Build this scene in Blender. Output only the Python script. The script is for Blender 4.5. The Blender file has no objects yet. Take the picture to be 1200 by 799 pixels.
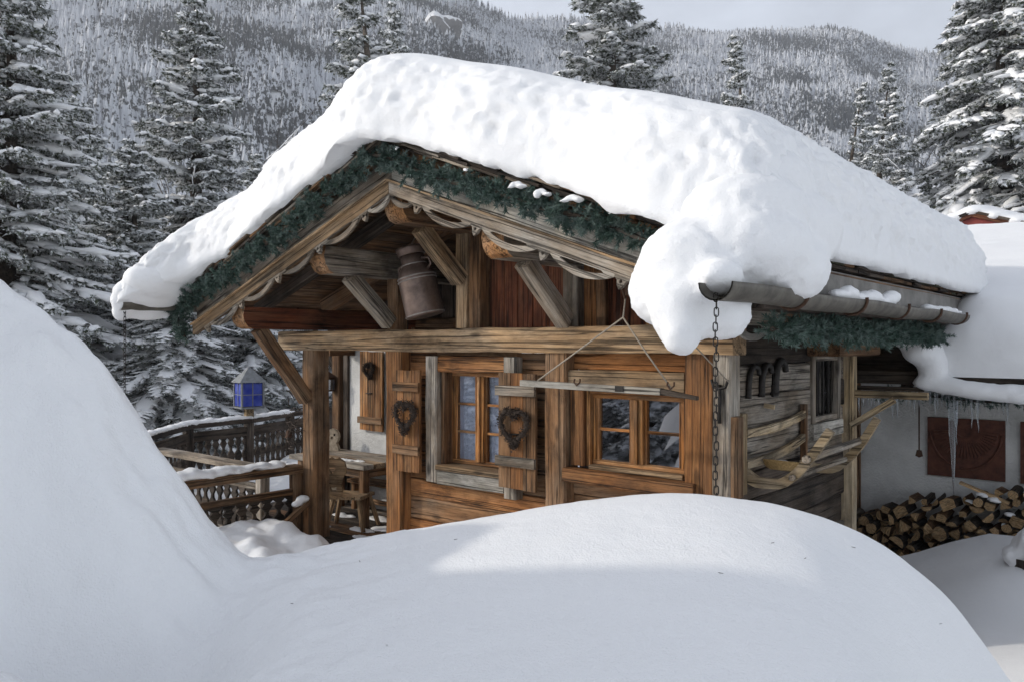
import bpy, bmesh, math, random
import numpy as np
from mathutils import Vector, Matrix, noise
from mathutils.geometry import tessellate_polygon

random.seed(7)
rng = np.random.default_rng(11)
scene = bpy.context.scene
col = scene.collection

# ------------------------------------------------------------------ camera
CAM = Vector((2.187, -4.688, 2.15))
YAW = math.radians(39.86)
cd = bpy.data.cameras.new('camera')
cd.sensor_width = 36.0
cd.lens = 28.05
cd.shift_y = 0.003
cd.clip_start = 0.05
cd.clip_end = 6000
cam = bpy.data.objects.new('camera', cd)
cam.location = CAM
cam.rotation_euler = (math.radians(90), 0, YAW)
col.objects.link(cam)
scene.camera = cam
RGT = np.array([math.cos(YAW), math.sin(YAW)])     # a horizontal frame used for the terrain
FWD = np.array([-math.sin(YAW), math.cos(YAW)])

# ------------------------------------------------------------------ sky and sun
SUN_EL = math.radians(26.0)
SUN_DIR = (-0.80, -0.60)                            # horizontal direction towards the sun
w = bpy.data.worlds.new('World')
scene.world = w
w.use_nodes = True
nt = w.node_tree
nt.nodes.clear()
out = nt.nodes.new('ShaderNodeOutputWorld')
bg = nt.nodes.new('ShaderNodeBackground')
sky = nt.nodes.new('ShaderNodeTexSky')
sky.sky_type = 'NISHITA'
sky.sun_disc = False
sky.sun_elevation = SUN_EL
sky.sun_rotation = math.atan2(SUN_DIR[0], SUN_DIR[1])
sky.altitude = 1500
sky.air_density = 1.0
sky.dust_density = 3.0
sky.ozone_density = 1.0
hsv = nt.nodes.new('ShaderNodeHueSaturation')
hsv.inputs['Saturation'].default_value = 0.34
tc = nt.nodes.new('ShaderNodeTexCoord')
mp = nt.nodes.new('ShaderNodeMapping')
mp.inputs['Scale'].default_value = (1.6, 1.6, 4.0)
nz = nt.nodes.new('ShaderNodeTexNoise')
nz.inputs['Scale'].default_value = 1.6
nz.inputs['Detail'].default_value = 6
nz.inputs['Roughness'].default_value = 0.55
rp = nt.nodes.new('ShaderNodeMapRange')
rp.inputs['From Min'].default_value = 0.3
rp.inputs['From Max'].default_value = 0.7
rp.inputs['To Min'].default_value = 1.0
rp.inputs['To Max'].default_value = 2.25
mul = nt.nodes.new('ShaderNodeMix')
mul.data_type = 'RGBA'
mul.blend_type = 'MULTIPLY'
mul.inputs[0].default_value = 1.0
nt.links.new(tc.outputs['Generated'], mp.inputs['Vector'])
nt.links.new(mp.outputs['Vector'], nz.inputs['Vector'])
nt.links.new(nz.outputs[0], rp.inputs['Value'])
nt.links.new(sky.outputs[0], hsv.inputs['Color'])
nt.links.new(hsv.outputs[0], mul.inputs[6])
nt.links.new(rp.outputs[0], mul.inputs[7])
nt.links.new(mul.outputs[2], bg.inputs[0])
bg.inputs['Strength'].default_value = 0.15
nt.links.new(bg.outputs[0], out.inputs[0])

sl = bpy.data.lights.new('sun', 'SUN')
sl.energy = 2.7
sl.angle = math.radians(1.6)
sl.color = (1.0, 0.93, 0.82)
sun = bpy.data.objects.new('sun', sl)
hv = Vector((SUN_DIR[0], SUN_DIR[1], 0)).normalized() * math.cos(SUN_EL)
sv = Vector((hv.x, hv.y, math.sin(SUN_EL)))
sun.rotation_euler = sv.to_track_quat('Z', 'Y').to_euler()
sun.location = (-20, -20, 15)
col.objects.link(sun)

vs = scene.view_settings
vs.view_transform = 'Standard'
vs.look = 'None'
vs.exposure = 0.34
vs.gamma = 1.0
vs.use_curve_mapping = False
scene.cycles.use_denoising = True
scene.cycles.max_bounces = 6
scene.cycles.diffuse_bounces = 4
scene.cycles.glossy_bounces = 3
scene.cycles.transparent_max_bounces = 8
scene.cycles.transmission_bounces = 4
scene.cycles.caustics_reflective = False
scene.cycles.caustics_refractive = False

# ------------------------------------------------------------------ materials
MATS = {}
class NG:
    """small node-graph helper"""
    def __init__(s, name):
        s.m = bpy.data.materials.new(name)
        s.m.use_nodes = True
        s.t = s.m.node_tree
        s.b = s.t.nodes['Principled BSDF']
        MATS[name] = s.m
    def n(s, typ, ins=None, **kw):
        nd = s.t.nodes.new('ShaderNode' + typ)
        for k, v in kw.items():
            setattr(nd, k, v)
        for k, v in (ins or {}).items():
            if isinstance(v, tuple) and len(v) == 2 and hasattr(v[0], 'outputs'):
                s.t.links.new(v[0].outputs[v[1]], nd.inputs[k])
            else:
                nd.inputs[k].default_value = v
        return nd
    def link(s, a, ao, b, bi):
        s.t.links.new(a.outputs[ao], b.inputs[bi])
    def ramp(s, src, so, stops):
        r = s.t.nodes.new('ShaderNodeValToRGB')
        e = r.color_ramp.elements
        while len(e) < len(stops):
            e.new(0.5)
        for i, (p, c) in enumerate(stops):
            e[i].position = p
            e[i].color = (c[0], c[1], c[2], 1) if not isinstance(c, (int, float)) else (c, c, c, 1)
        s.t.links.new(src.outputs[so], r.inputs[0])
        return r
    def mix(s, fac, a, b, mode='MIX'):
        m = s.t.nodes.new('ShaderNodeMix')
        m.data_type = 'RGBA'
        m.blend_type = mode
        for idx, v in ((0, fac), (6, a), (7, b)):
            if isinstance(v, tuple) and hasattr(v[0], 'outputs'):
                s.t.links.new(v[0].outputs[v[1]], m.inputs[idx])
            elif idx == 0:
                m.inputs[0].default_value = v
            else:
                m.inputs[idx].default_value = (v[0], v[1], v[2], 1)
        return m
    def coords(s, scale, obj_random=True, kind='Object'):
        tcn = s.n('TexCoord')
        mpn = s.n('Mapping', {'Scale': scale})
        s.link(tcn, kind, mpn, 'Vector')
        if obj_random:
            oi = s.n('ObjectInfo')
            mm = s.n('VectorMath', {0: (oi, 'Random'), 1: (53.0, 31.0, 17.0)}, operation='MULTIPLY')
            s.link(mm, 0, mpn, 'Location')
        return mpn
    def bump(s, src, so, strength, dist=0.01, prev=None):
        b = s.n('Bump', {'Strength': strength, 'Distance': dist})
        s.link(src, so, b, 'Height')
        if prev:
            s.link(prev, 0, b, 'Normal')
        return b

def make_wood(name, dark, mid, light, grey=(0.30, 0.27, 0.23), greyamt=0.3, rough=0.78, var=0.35, knots=True):
    g = NG(name)
    c1 = g.coords((0.9, 11, 11))
    n1 = g.n('TexNoise', {'Vector': (c1, 0), 'Scale': 1.5, 'Detail': 7, 'Roughness': 0.62, 'Distortion': 0.6})
    lerp = lambda a, b, t: tuple(p + (q - p) * t for p, q in zip(a, b))
    base = g.ramp(n1, 0, [(0.25, lerp(dark, mid, .35)), (0.5, mid), (0.75, lerp(mid, light, .75))])
    c2 = g.coords((2.0, 70, 70))
    n2 = g.n('TexNoise', {'Vector': (c2, 0), 'Scale': 1.6, 'Detail': 5, 'Roughness': 0.7})
    fine = g.ramp(n2, 0, [(0.30, 0.46), (0.5, 0.95), (0.70, 1.28)])
    x = g.mix(1.0, (base, 0), (fine, 0), 'MULTIPLY')
    # weathering: grey patches with a shape of their own
    c3 = g.coords((1.3, 3.5, 3.5))
    n3 = g.n('TexNoise', {'Vector': (c3, 0), 'Scale': 1.3, 'Detail': 4, 'Roughness': 0.6})
    wf = g.ramp(n3, 0, [(0.42, 0.0), (0.68, greyamt * 2.2 if greyamt < .45 else 1.0)])
    gm = g.mix(1.0, grey, (fine, 0), 'MULTIPLY')
    x = g.mix((wf, 0), (x, 2), (gm, 2))
    # cracks along the grain
    c4 = g.coords((0.22, 13, 13))
    n4 = g.n('TexNoise', {'Vector': (c4, 0), 'Scale': 1.2, 'Detail': 3, 'Roughness': 0.5, 'Distortion': 0.12})
    d4 = g.n('Math', {0: (n4, 0), 1: 0.5}, operation='SUBTRACT')
    a4 = g.n('Math', {0: (d4, 0)}, operation='ABSOLUTE')
    cr = g.ramp(a4, 0, [(0.0, 0.06), (0.007, 0.30), (0.022, 1.0)])
    x = g.mix(0.85, (x, 2), (cr, 0), 'MULTIPLY')
    # old stains and soot, blotchy
    c6 = g.coords((1.0, 2.6, 2.6))
    n6 = g.n('TexNoise', {'Vector': (c6, 0), 'Scale': 2.3, 'Detail': 6, 'Roughness': 0.68, 'Distortion': 0.3})
    stn = g.ramp(n6, 0, [(0.34, 0.42), (0.50, 1.0), (0.66, 1.32)])
    x = g.mix(1.0, (x, 2), (stn, 0), 'MULTIPLY')
    if knots:
        c5 = g.coords((2.2, 6.5, 6.5))
        v5 = g.n('TexVoronoi', {'Vector': (c5, 0), 'Scale': 1.0, 'Randomness': 1.0})
        kn = g.ramp(v5, 'Distance', [(0.0, 0.18), (0.09, 0.35), (0.16, 1.0)])
        x = g.mix(0.8, (x, 2), (kn, 0), 'MULTIPLY')
    oi = g.n('ObjectInfo')
    mr = g.n('MapRange', {'Value': (oi, 'Random'), 'To Min': 1.0 - var, 'To Max': 1.0 + var})
    x = g.mix(1.0, (x, 2), (mr, 0), 'MULTIPLY')
    g.link(x, 2, g.b, 'Base Color')
    g.b.inputs['Roughness'].default_value = rough
    g.b.inputs['Specular IOR Level'].default_value = 0.25
    hsum = g.mix(0.5, (n2, 0), (cr, 0))
    b1 = g.bump(hsum, 2, 1.0, 0.016)
    g.link(b1, 0, g.b, 'Normal')
    return g.m

make_wood('wood_honey', (0.085, 0.030, 0.009), (0.36, 0.145, 0.038), (0.60, 0.30, 0.095), (0.33, 0.25, 0.16), 0.22, 0.62)
make_wood('wood_orange', (0.058, 0.024, 0.010), (0.285, 0.118, 0.038), (0.50, 0.245, 0.09), (0.24, 0.15, 0.085), 0.2, 0.7)
make_wood('wood_tan', (0.095, 0.056, 0.028), (0.325, 0.208, 0.112), (0.50, 0.345, 0.20), (0.31, 0.24, 0.165), 0.36)
make_wood('wood_red', (0.03, 0.010, 0.006), (0.12, 0.034, 0.014), (0.22, 0.07, 0.026), (0.13, 0.07, 0.04), 0.2)
make_wood('wood_brown', (0.05, 0.025, 0.012), (0.20, 0.102, 0.046), (0.35, 0.20, 0.10), (0.22, 0.165, 0.115), 0.28)
make_wood('wood_grey', (0.07, 0.052, 0.038), (0.22, 0.175, 0.13), (0.36, 0.30, 0.23), (0.33, 0.30, 0.26), 0.45)
make_wood('wood_silver', (0.12, 0.10, 0.08), (0.34, 0.31, 0.26), (0.50, 0.46, 0.40), (0.46, 0.44, 0.40), 0.5, knots=False)
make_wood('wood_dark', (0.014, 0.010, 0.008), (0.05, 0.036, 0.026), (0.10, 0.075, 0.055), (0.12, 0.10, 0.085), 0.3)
make_wood('wood_pale', (0.20, 0.13, 0.065), (0.40, 0.29, 0.165), (0.55, 0.43, 0.27), (0.42, 0.37, 0.29), 0.3)
make_wood('wood_cut', (0.36, 0.21, 0.09), (0.56, 0.36, 0.18), (0.68, 0.48, 0.28), (0.42, 0.33, 0.22), 0.25, var=0.25)
make_wood('bark', (0.016, 0.012, 0.009), (0.06, 0.045, 0.033), (0.12, 0.09, 0.065), (0.16, 0.14, 0.12), 0.3, 0.9)
make_wood('wood_endgrain', (0.12, 0.05, 0.016), (0.32, 0.15, 0.055), (0.46, 0.25, 0.10), (0.32, 0.25, 0.18), 0.25)

def make_snow(name, base=(0.82, 0.825, 0.835), big=0.30, fine=0.5):
    g = NG(name)
    c = g.coords((1, 1, 1), False)
    n1 = g.n('TexNoise', {'Vector': (c, 0), 'Scale': 9.0, 'Detail': 5, 'Roughness': 0.55})
    n2 = g.n('TexNoise', {'Vector': (c, 0), 'Scale': 160.0, 'Detail': 2, 'Roughness': 0.6})
    b1 = g.bump(n1, 0, big, 0.02)
    n3 = g.n('TexNoise', {'Vector': (c, 0), 'Scale': 42.0, 'Detail': 4, 'Roughness': 0.7})
    b1 = g.bump(n3, 0, fine * .6, 0.012, b1)
    b2 = g.bump(n2, 0, fine, 0.006, b1)
    g.link(b2, 0, g.b, 'Normal')
    g.b.inputs['Base Color'].default_value = (*base, 1)
    g.b.inputs['Roughness'].default_value = 0.62
    g.b.inputs['Specular IOR Level'].default_value = 0.3
    return g.m
make_snow('snow')
make_snow('snow_packed', big=0.6, fine=0.5)

def make_flat(name, colr, rough=0.6, metal=0.0, nscale=14.0, var=0.35, bump=0.3, bdist=0.01, spec=0.4):
    g = NG(name)
    c = g.coords((1, 1, 1))
    n1 = g.n('TexNoise', {'Vector': (c, 0), 'Scale': nscale, 'Detail': 6, 'Roughness': 0.65})
    lo = tuple(v * (1 - var) for v in colr)
    hi = tuple(min(1, v * (1 + var)) for v in colr)
    r = g.ramp(n1, 0, [(0.3, lo), (0.7, hi)])
    g.link(r, 0, g.b, 'Base Color')
    g.b.inputs['Roughness'].default_value = rough
    g.b.inputs['Metallic'].default_value = metal
    g.b.inputs['Specular IOR Level'].default_value = spec
    if bump:
        b = g.bump(n1, 0, bump, bdist)
        g.link(b, 0, g.b, 'Normal')
    return g.m
make_flat('iron', (0.028, 0.025, 0.023), 0.55, 0.6, 40)
make_flat('rust', (0.075, 0.040, 0.025), 0.8, 0.3, 60)
make_flat('gutter_metal', (0.115, 0.105, 0.088), 0.62, 0.35, 9, 0.55)
make_flat('fascia_metal', (0.20, 0.19, 0.175), 0.6, 0.2, 5, 0.4)
make_flat('milk_can', (0.16, 0.115, 0.095), 0.42, 0.55, 7, 0.45)
make_flat('can_band', (0.30, 0.27, 0.25), 0.45, 0.5, 20, 0.3)
make_flat('lead', (0.20, 0.21, 0.22), 0.6, 0.3, 20, 0.3)
make_flat('twig', (0.050, 0.036, 0.028), 0.9, 0, 80, 0.5, 0.2)
make_flat('cord', (0.30, 0.26, 0.21), 0.9, 0, 120, 0.3, 0.3)
make_flat('cloth', (0.66, 0.68, 0.76), 0.9, 0, 20, 0.12, 0.2)
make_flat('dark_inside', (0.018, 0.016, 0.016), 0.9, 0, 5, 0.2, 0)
make_flat('red_paint', (0.20, 0.035, 0.028), 0.7, 0, 12, 0.3)
make_flat('rust_brown', (0.10, 0.036, 0.022), 0.75, 0, 18, 0.45, 0.5)
make_flat('wicker', (0.36, 0.24, 0.10), 0.8, 0, 70, 0.4, 0.6)
make_flat('moss', (0.055, 0.052, 0.030), 0.95, 0, 40, 0.5, 0.8)
make_flat('rock', (0.16, 0.155, 0.15), 0.9, 0, 0.12, 0.5, 0.6, 1.0)
make_flat('pale_carving', (0.34, 0.28, 0.21), 0.8, 0, 30, 0.35, 0.4)

# stucco
g = NG('stucco')
c = g.coords((1, 1, 1), False)
n1 = g.n('TexNoise', {'Vector': (c, 0), 'Scale': 2.2, 'Detail': 8, 'Roughness': 0.65})
r1 = g.ramp(n1, 0, [(0.30, (0.50, 0.50, 0.49)), (0.55, (0.70, 0.70, 0.69)), (0.75, (0.80, 0.80, 0.78))])
n2 = g.n('TexNoise', {'Vector': (c, 0), 'Scale': 45, 'Detail': 4, 'Roughness': 0.6})
b1 = g.bump(n2, 0, 0.8, 0.02)
g.link(r1, 0, g.b, 'Base Color')
g.link(b1, 0, g.b, 'Normal')
g.b.inputs['Roughness'].default_value = 0.9

# needles: dark evergreen with hoar frost of its own shape
def make_needles(name, a, b, frost, famt):
    g = NG(name)
    c = g.coords((1, 1, 1), True)
    n1 = g.n('TexNoise', {'Vector': (c, 0), 'Scale': 3.0, 'Detail': 4, 'Roughness': 0.7})
    r1 = g.ramp(n1, 0, [(0.3, a), (0.7, b)])
    n2 = g.n('TexNoise', {'Vector': (c, 0), 'Scale': 14.0, 'Detail': 3, 'Roughness': 0.7})
    f = g.ramp(n2, 0, [(0.45, 0.0), (0.58, famt)])
    x = g.mix((f, 0), (r1, 0), frost)
    g.link(x, 2, g.b, 'Base Color')
    g.b.inputs['Roughness'].default_value = 0.85
    g.b.inputs['Specular IOR Level'].default_value = 0.15
    return g.m
make_needles('needles', (0.038, 0.046, 0.032), (0.095, 0.108, 0.075), (0.70, 0.72, 0.74), 1.0)
make_needles('needles_garland', (0.028, 0.052, 0.042), (0.085, 0.132, 0.108), (0.36, 0.43, 0.41), 0.28)

# far forest: frosted conifers
g = NG('far_forest')
c = g.coords((1, 1, 1), False)
n1 = g.n('TexNoise', {'Vector': (c, 0), 'Scale': 0.55, 'Detail': 3, 'Roughness': 0.7})
n3 = g.n('TexNoise', {'Vector': (c, 0), 'Scale': 0.02, 'Detail': 3, 'Roughness': 0.6})
ad = g.n('Math', {0: (n1, 0), 1: (n3, 0)}, operation='ADD')
r1 = g.ramp(ad, 0, [(0.0, 0.0), (0.95, 0.0), (1.48, 1.0)])
x = g.mix((r1, 0), (0.035, 0.042, 0.046), (0.58, 0.60, 0.64))
g.link(x, 2, g.b, 'Base Color')
g.b.inputs['Roughness'].default_value = 0.9

# window glass: reflective and see-through
g = NG('glass')
lw = g.n('LayerWeight', {'Blend': 0.35})
mr = g.n('MapRange', {'Value': (lw, 'Facing'), 'To Min': 0.24, 'To Max': 0.88})
tr = g.n('BsdfTransparent', {'Color': (0.80, 0.85, 0.92, 1)})
gl = g.n('BsdfGlossy', {'Color': (0.9, 0.93, 1.0, 1), 'Roughness': 0.02})
cc = g.coords((1, 1, 1), True)
gn = g.n('TexNoise', {'Vector': (cc, 0), 'Scale': 3.5, 'Detail': 1})
gb = g.bump(gn, 0, 0.05, 0.02)
g.link(gb, 0, gl, 'Normal')
mx = g.n('MixShader')
g.link(mr, 0, mx, 0)
g.link(tr, 0, mx, 1)
g.link(gl, 0, mx, 2)
g.link(mx, 0, g.t.nodes['Material Output'], 0)

g = NG('blue_glass')
g.b.inputs['Base Color'].default_value = (0.035, 0.055, 0.42, 1)
g.b.inputs['Roughness'].default_value = 0.12
g.b.inputs['Transmission Weight'].default_value = 0.25
c = g.coords((1, 1, 1), True)
n1 = g.n('TexNoise', {'Vector': (c, 0), 'Scale': 9.0, 'Detail': 2})
r1 = g.ramp(n1, 0, [(0.3, (0.03, 0.05, 0.36)), (0.7, (0.10, 0.14, 0.55))])
g.link(r1, 0, g.b, 'Base Color')

g = NG('ice')
g.b.inputs['Base Color'].default_value = (0.85, 0.9, 0.95, 1)
g.b.inputs['Roughness'].default_value = 0.08
g.b.inputs['IOR'].default_value = 1.31
g.b.inputs['Transmission Weight'].default_value = 0.85
c = g.coords((1, 1, 1), True)
n1 = g.n('TexNoise', {'Vector': (c, 0), 'Scale': 40.0, 'Detail': 2})
g.link(g.bump(n1, 0, 0.3, 0.01), 0, g.b, 'Normal')

# ------------------------------------------------------------------ object helpers
MW = {}
def mats(ms):
    return [MATS[m] for m in ([ms] if isinstance(ms, str) else ms)]

def link(o, parent=None, M=None):
    col.objects.link(o)
    M = M or Matrix.Identity(4)
    if parent is not None:
        o.parent = parent
        o.matrix_parent_inverse = MW[parent].inverted()
    o.matrix_basis = M
    MW[o] = M.copy()
    return o

def tag(o, label=None, cat=None, group=None, kind=None):
    if label: o['label'] = label
    if cat: o['category'] = cat
    if group: o['group'] = group
    if kind: o['kind'] = kind
    return o

def thing(name, loc, label, cat, group=None):
    o = bpy.data.objects.new(name, None)
    o.empty_display_size = 0.2
    link(o, None, Matrix.Translation(loc))
    return tag(o, label, cat, group)

def frame(xaxis, up=(0, 0, 1), loc=(0, 0, 0)):
    x = Vector(xaxis).normalized()
    u = Vector(up)
    if abs(x.dot(u.normalized())) > 0.98:
        u = Vector((0, -1, 0))
    y = u.cross(x).normalized()
    z = x.cross(y).normalized()
    M = Matrix((x, y, z)).transposed().to_4x4()
    M.translation = Vector(loc)
    return M
FZ = frame((0, 0, 1), (0, -1, 0))
FY = frame((0, 1, 0))

class MB:
    def __init__(s):
        s.v = []; s.f = []; s.m = []; s.sm = []
    def add(s, vs, fs, mi=0, smooth=False):
        o = len(s.v)
        s.v += [tuple(p) for p in vs]
        for f in fs:
            s.f.append(tuple(i + o for i in f)); s.m.append(mi); s.sm.append(smooth)
        return s
    def box(s, x0, x1, y0, y1, z0, z1, mi=0):
        vs = [(x, y, z) for x in (x0, x1) for y in (y0, y1) for z in (z0, z1)]
        return s.add(vs, [(0, 1, 3, 2), (4, 6, 7, 5), (0, 4, 5, 1), (2, 3, 7, 6), (0, 2, 6, 4), (1, 5, 7, 3)], mi)
    def beam(s, p0, p1, wd, ht, up=(0, 0, 1), seg=3, cham=0.08, jit=0.03, mi=0, endmi=None, taper=1.0, bow=None):
        """a rough sawn timber from p0 to p1: chamfered and slightly uneven"""
        p0 = Vector(p0); p1 = Vector(p1)
        M = frame(p1 - p0, up)
        X = M.col[0].xyz; Y = M.col[1].xyz; Z = M.col[2].xyz
        a, b = wd / 2, ht / 2
        k = min(a, b) * 2 * cham
        prof = [(-a + k, -b), (a - k, -b), (a, -b + k), (a, b - k), (a - k, b), (-a + k, b), (-a, b - k), (-a, -b + k)]
        j = min(wd, ht) * jit
        vs = []
        for i in range(seg + 1):
            t = i / seg
            c = p0.lerp(p1, t)
            if bow is not None:
                c = c + Vector(bow) * (4 * t * (1 - t))
            sc = 1 + (taper - 1) * t
            oy, oz = random.uniform(-j, j), random.uniform(-j, j)
            for (y, z) in prof:
                vs.append(c + Y * (y * sc + oy + random.uniform(-j, j) * .5) + Z * (z * sc + oz + random.uniform(-j, j) * .5))
        fs = []
        for i in range(seg):
            for q in range(8):
                r = (q + 1) % 8
                fs.append((i * 8 + q, i * 8 + r, (i + 1) * 8 + r, (i + 1) * 8 + q))
        s.add(vs, fs, mi)
        e = mi if endmi is None else endmi
        o = len(s.v) - len(vs)
        s.f.append(tuple(o + q for q in reversed(range(8)))); s.m.append(e); s.sm.append(False)
        s.f.append(tuple(o + seg * 8 + q for q in range(8))); s.m.append(e); s.sm.append(False)
        return s
    def tube(s, pts, rad, n=8, mi=0, caps=True, smooth=True, closed=False):
        pts = [Vector(p) for p in pts]
        N = len(pts)
        rr = rad if isinstance(rad, (list, tuple)) else [rad] * N
        vs = []
        prevU = None
        for i in range(N):
            if closed:
                d = pts[(i + 1) % N] - pts[i - 1]
            else:
                d = pts[min(i + 1, N - 1)] - pts[max(i - 1, 0)]
            d.normalize()
            if prevU is None:
                u = Vector((0, 0, 1)) if abs(d.z) < 0.9 else Vector((1, 0, 0))
            else:
                u = prevU
            v = d.cross(u).normalized()
            u = v.cross(d).normalized()
            prevU = u
            for k in range(n):
                a = 2 * math.pi * k / n
                vs.append(pts[i] + (u * math.cos(a) + v * math.sin(a)) * rr[i])
        fs = []
        for i in range(N if closed else N - 1):
            i2 = (i + 1) % N
            for k in range(n):
                k2 = (k + 1) % n
                fs.append((i * n + k, i2 * n + k, i2 * n + k2, i * n + k2))
        s.add(vs, [tuple(reversed(f)) for f in fs], mi, smooth)
        if caps and not closed:
            o = len(s.v) - len(vs)
            s.f.append(tuple(o + k for k in reversed(range(n)))); s.m.append(mi); s.sm.append(False)
            s.f.append(tuple(o + (N - 1) * n + k for k in range(n))); s.m.append(mi); s.sm.append(False)
        return s
    def lathe(s, prof, n=20, center=(0, 0, 0), M=None, mi=0, smooth=True, caps=True):
        M = M or Matrix.Translation(center)
        vs = []
        for (r, z) in prof:
            for k in range(n):
                a = 2 * math.pi * k / n
                vs.append(M @ Vector((r * math.cos(a), r * math.sin(a), z)))
        fs = []
        for i in range(len(prof) - 1):
            for k in range(n):
                k2 = (k + 1) % n
                fs.append((i * n + k, i * n + k2, (i + 1) * n + k2, (i + 1) * n + k))
        s.add(vs, fs, mi, smooth)
        if caps:
            o = len(s.v) - len(vs)
            s.f.append(tuple(o + k for k in reversed(range(n)))); s.m.append(mi); s.sm.append(False)
            s.f.append(tuple(o + (len(prof) - 1) * n + k for k in range(n))); s.m.append(mi); s.sm.append(False)
        return s
    def prism(s, poly, holes, thick, M, mi=0):
        """2D outline (with holes) in the XY plane of M, extruded along its Z by thick (centred)"""
        loops = [poly] + list(holes)
        flat = [p for l in loops for p in l]
        tris = tessellate_polygon([[Vector((p[0], p[1], 0)) for p in l] for l in loops])
        n = len(flat)
        vs = [M @ Vector((p[0], p[1], thick / 2)) for p in flat] + [M @ Vector((p[0], p[1], -thick / 2)) for p in flat]
        fs = []
        for t in tris:
            a, b, c = (flat[i] for i in t)
            ar = (b[0] - a[0]) * (c[1] - a[1]) - (b[1] - a[1]) * (c[0] - a[0])
            t = tuple(t) if ar > 0 else tuple(reversed(t))
            fs.append(t)
            fs.append(tuple(i + n for i in reversed(t)))
        o = 0
        for li, l in enumerate(loops):
            ar = sum(l[i][0] * l[(i + 1) % len(l)][1] - l[(i + 1) % len(l)][0] * l[i][1] for i in range(len(l)))
            outw = (ar > 0) == (li == 0)
            for i in range(len(l)):
                a, b = o + i, o + (i + 1) % len(l)
                q = (a, a + n, b + n, b) if outw else (a, b, b + n, a + n)
                fs.append(q)
            o += len(l)
        return s.add(vs, fs, mi)
    def mesh(s, name, ms, M=None):
        me = bpy.data.meshes.new(name)
        if M is not None:
            Mi = M.inverted()
            vv = [tuple(Mi @ Vector(p)) for p in s.v]
        else:
            vv = s.v
        me.from_pydata(vv, [], s.f)
        for m in mats(ms):
            me.materials.append(m)
        me.polygons.foreach_set('material_index', s.m)
        me.polygons.foreach_set('use_smooth', s.sm)
        me.update()
        return me
    def build(s, name, ms, parent=None, M=None):
        M = M or Matrix.Identity(4)
        o = bpy.data.objects.new(name, s.mesh(name, ms, M))
        return link(o, parent, M)

def timber(name, p0, p1, wd, ht, mat, parent, up=(0, 0, 1), **kw):
    p0 = Vector(p0); p1 = Vector(p1)
    M = frame(p1 - p0, up, (p0 + p1) / 2)
    return MB().beam(p0, p1, wd, ht, up, **kw).build(name, mat, parent, M)

def board(name, x0, x1, y0, y1, z0, z1, mat, parent, axis='x', **kw):
    """an axis aligned board; its grain runs along axis"""
    cx, cy, cz = (x0 + x1) / 2, (y0 + y1) / 2, (z0 + z1) / 2
    if axis == 'x':
        return timber(name, (x0, cy, cz), (x1, cy, cz), y1 - y0, z1 - z0, mat, parent, **kw)
    if axis == 'y':
        return timber(name, (cx, y0, cz), (cx, y1, cz), x1 - x0, z1 - z0, mat, parent, **kw)
    return timber(name, (cx, cy, z0), (cx, cy, z1), x1 - x0, y1 - y0, mat, parent, up=(0, -1, 0), **kw)

def np_mesh(name, V, F, ms, midx=None, smooth=False):
    """fast mesh from numpy arrays; F is (n,3) or (n,4)"""
    me = bpy.data.meshes.new(name)
    V = np.asarray(V, dtype=np.float32); F = np.asarray(F, dtype=np.int32)
    k = F.shape[1]
    me.vertices.add(len(V)); me.vertices.foreach_set('co', V.ravel())
    me.loops.add(F.size); me.loops.foreach_set('vertex_index', F.ravel())
    me.polygons.add(len(F))
    me.polygons.foreach_set('loop_start', np.arange(0, F.size, k, dtype=np.int32))
    me.polygons.foreach_set('loop_total', np.full(len(F), k, dtype=np.int32))
    for m in mats(ms):
        me.materials.append(m)
    if midx is not None:
        me.polygons.foreach_set('material_index', np.asarray(midx, dtype=np.int32))
    me.polygons.foreach_set('use_smooth', np.full(len(F), smooth, dtype=bool))
    me.update(calc_edges=True)
    me.validate()
    return me

def grid_faces(nu, nv):
    i = np.arange(nu - 1)[:, None] * nv + np.arange(nv - 1)[None, :]
    i = i.ravel()
    return np.stack([i, i + nv, i + nv + 1, i + 1], 1)

_lat = {}
def vnoise(P, scale, seed=0, octs=4, rough=0.5):
    """vectorised value noise in 3D, about -1..1"""
    P = np.asarray(P, float)
    out = np.zeros(len(P)); amp = 1.0; tot = 0.0
    for o in range(octs):
        key = seed * 10 + o
        if key not in _lat:
            _lat[key] = np.random.default_rng(1000 + key).uniform(-1, 1, (32, 32, 32))
        L = _lat[key]
        Q = P * scale * (2 ** o) + 7.3 * o
        I = np.floor(Q).astype(int); Fr = Q - I
        Fr = Fr * Fr * (3 - 2 * Fr)
        I0 = I % 32; I1 = (I + 1) % 32
        def g_(a, b, c): return L[a, b, c]
        x0, y0, z0 = I0.T; x1, y1, z1 = I1.T
        fx, fy, fz = Fr.T
        c00 = g_(x0, y0, z0) * (1 - fx) + g_(x1, y0, z0) * fx
        c10 = g_(x0, y1, z0) * (1 - fx) + g_(x1, y1, z0) * fx
        c01 = g_(x0, y0, z1) * (1 - fx) + g_(x1, y0, z1) * fx
        c11 = g_(x0, y1, z1) * (1 - fx) + g_(x1, y1, z1) * fx
        out += amp * ((c00 * (1 - fy) + c10 * fy) * (1 - fz) + (c01 * (1 - fy) + c11 * fy) * fz)
        tot += amp; amp *= rough
    return out / tot * 1.6

def vert_normals(V, F):
    n = np.zeros_like(V)
    a = V[F[:, 1]] - V[F[:, 0]]; b = V[F[:, 2]] - V[F[:, 0]]
    fn = np.cross(a, b)
    for k in range(F.shape[1]):
        np.add.at(n, F[:, k], fn)
    return n / (np.linalg.norm(n, axis=1, keepdims=True) + 1e-9)

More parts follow.
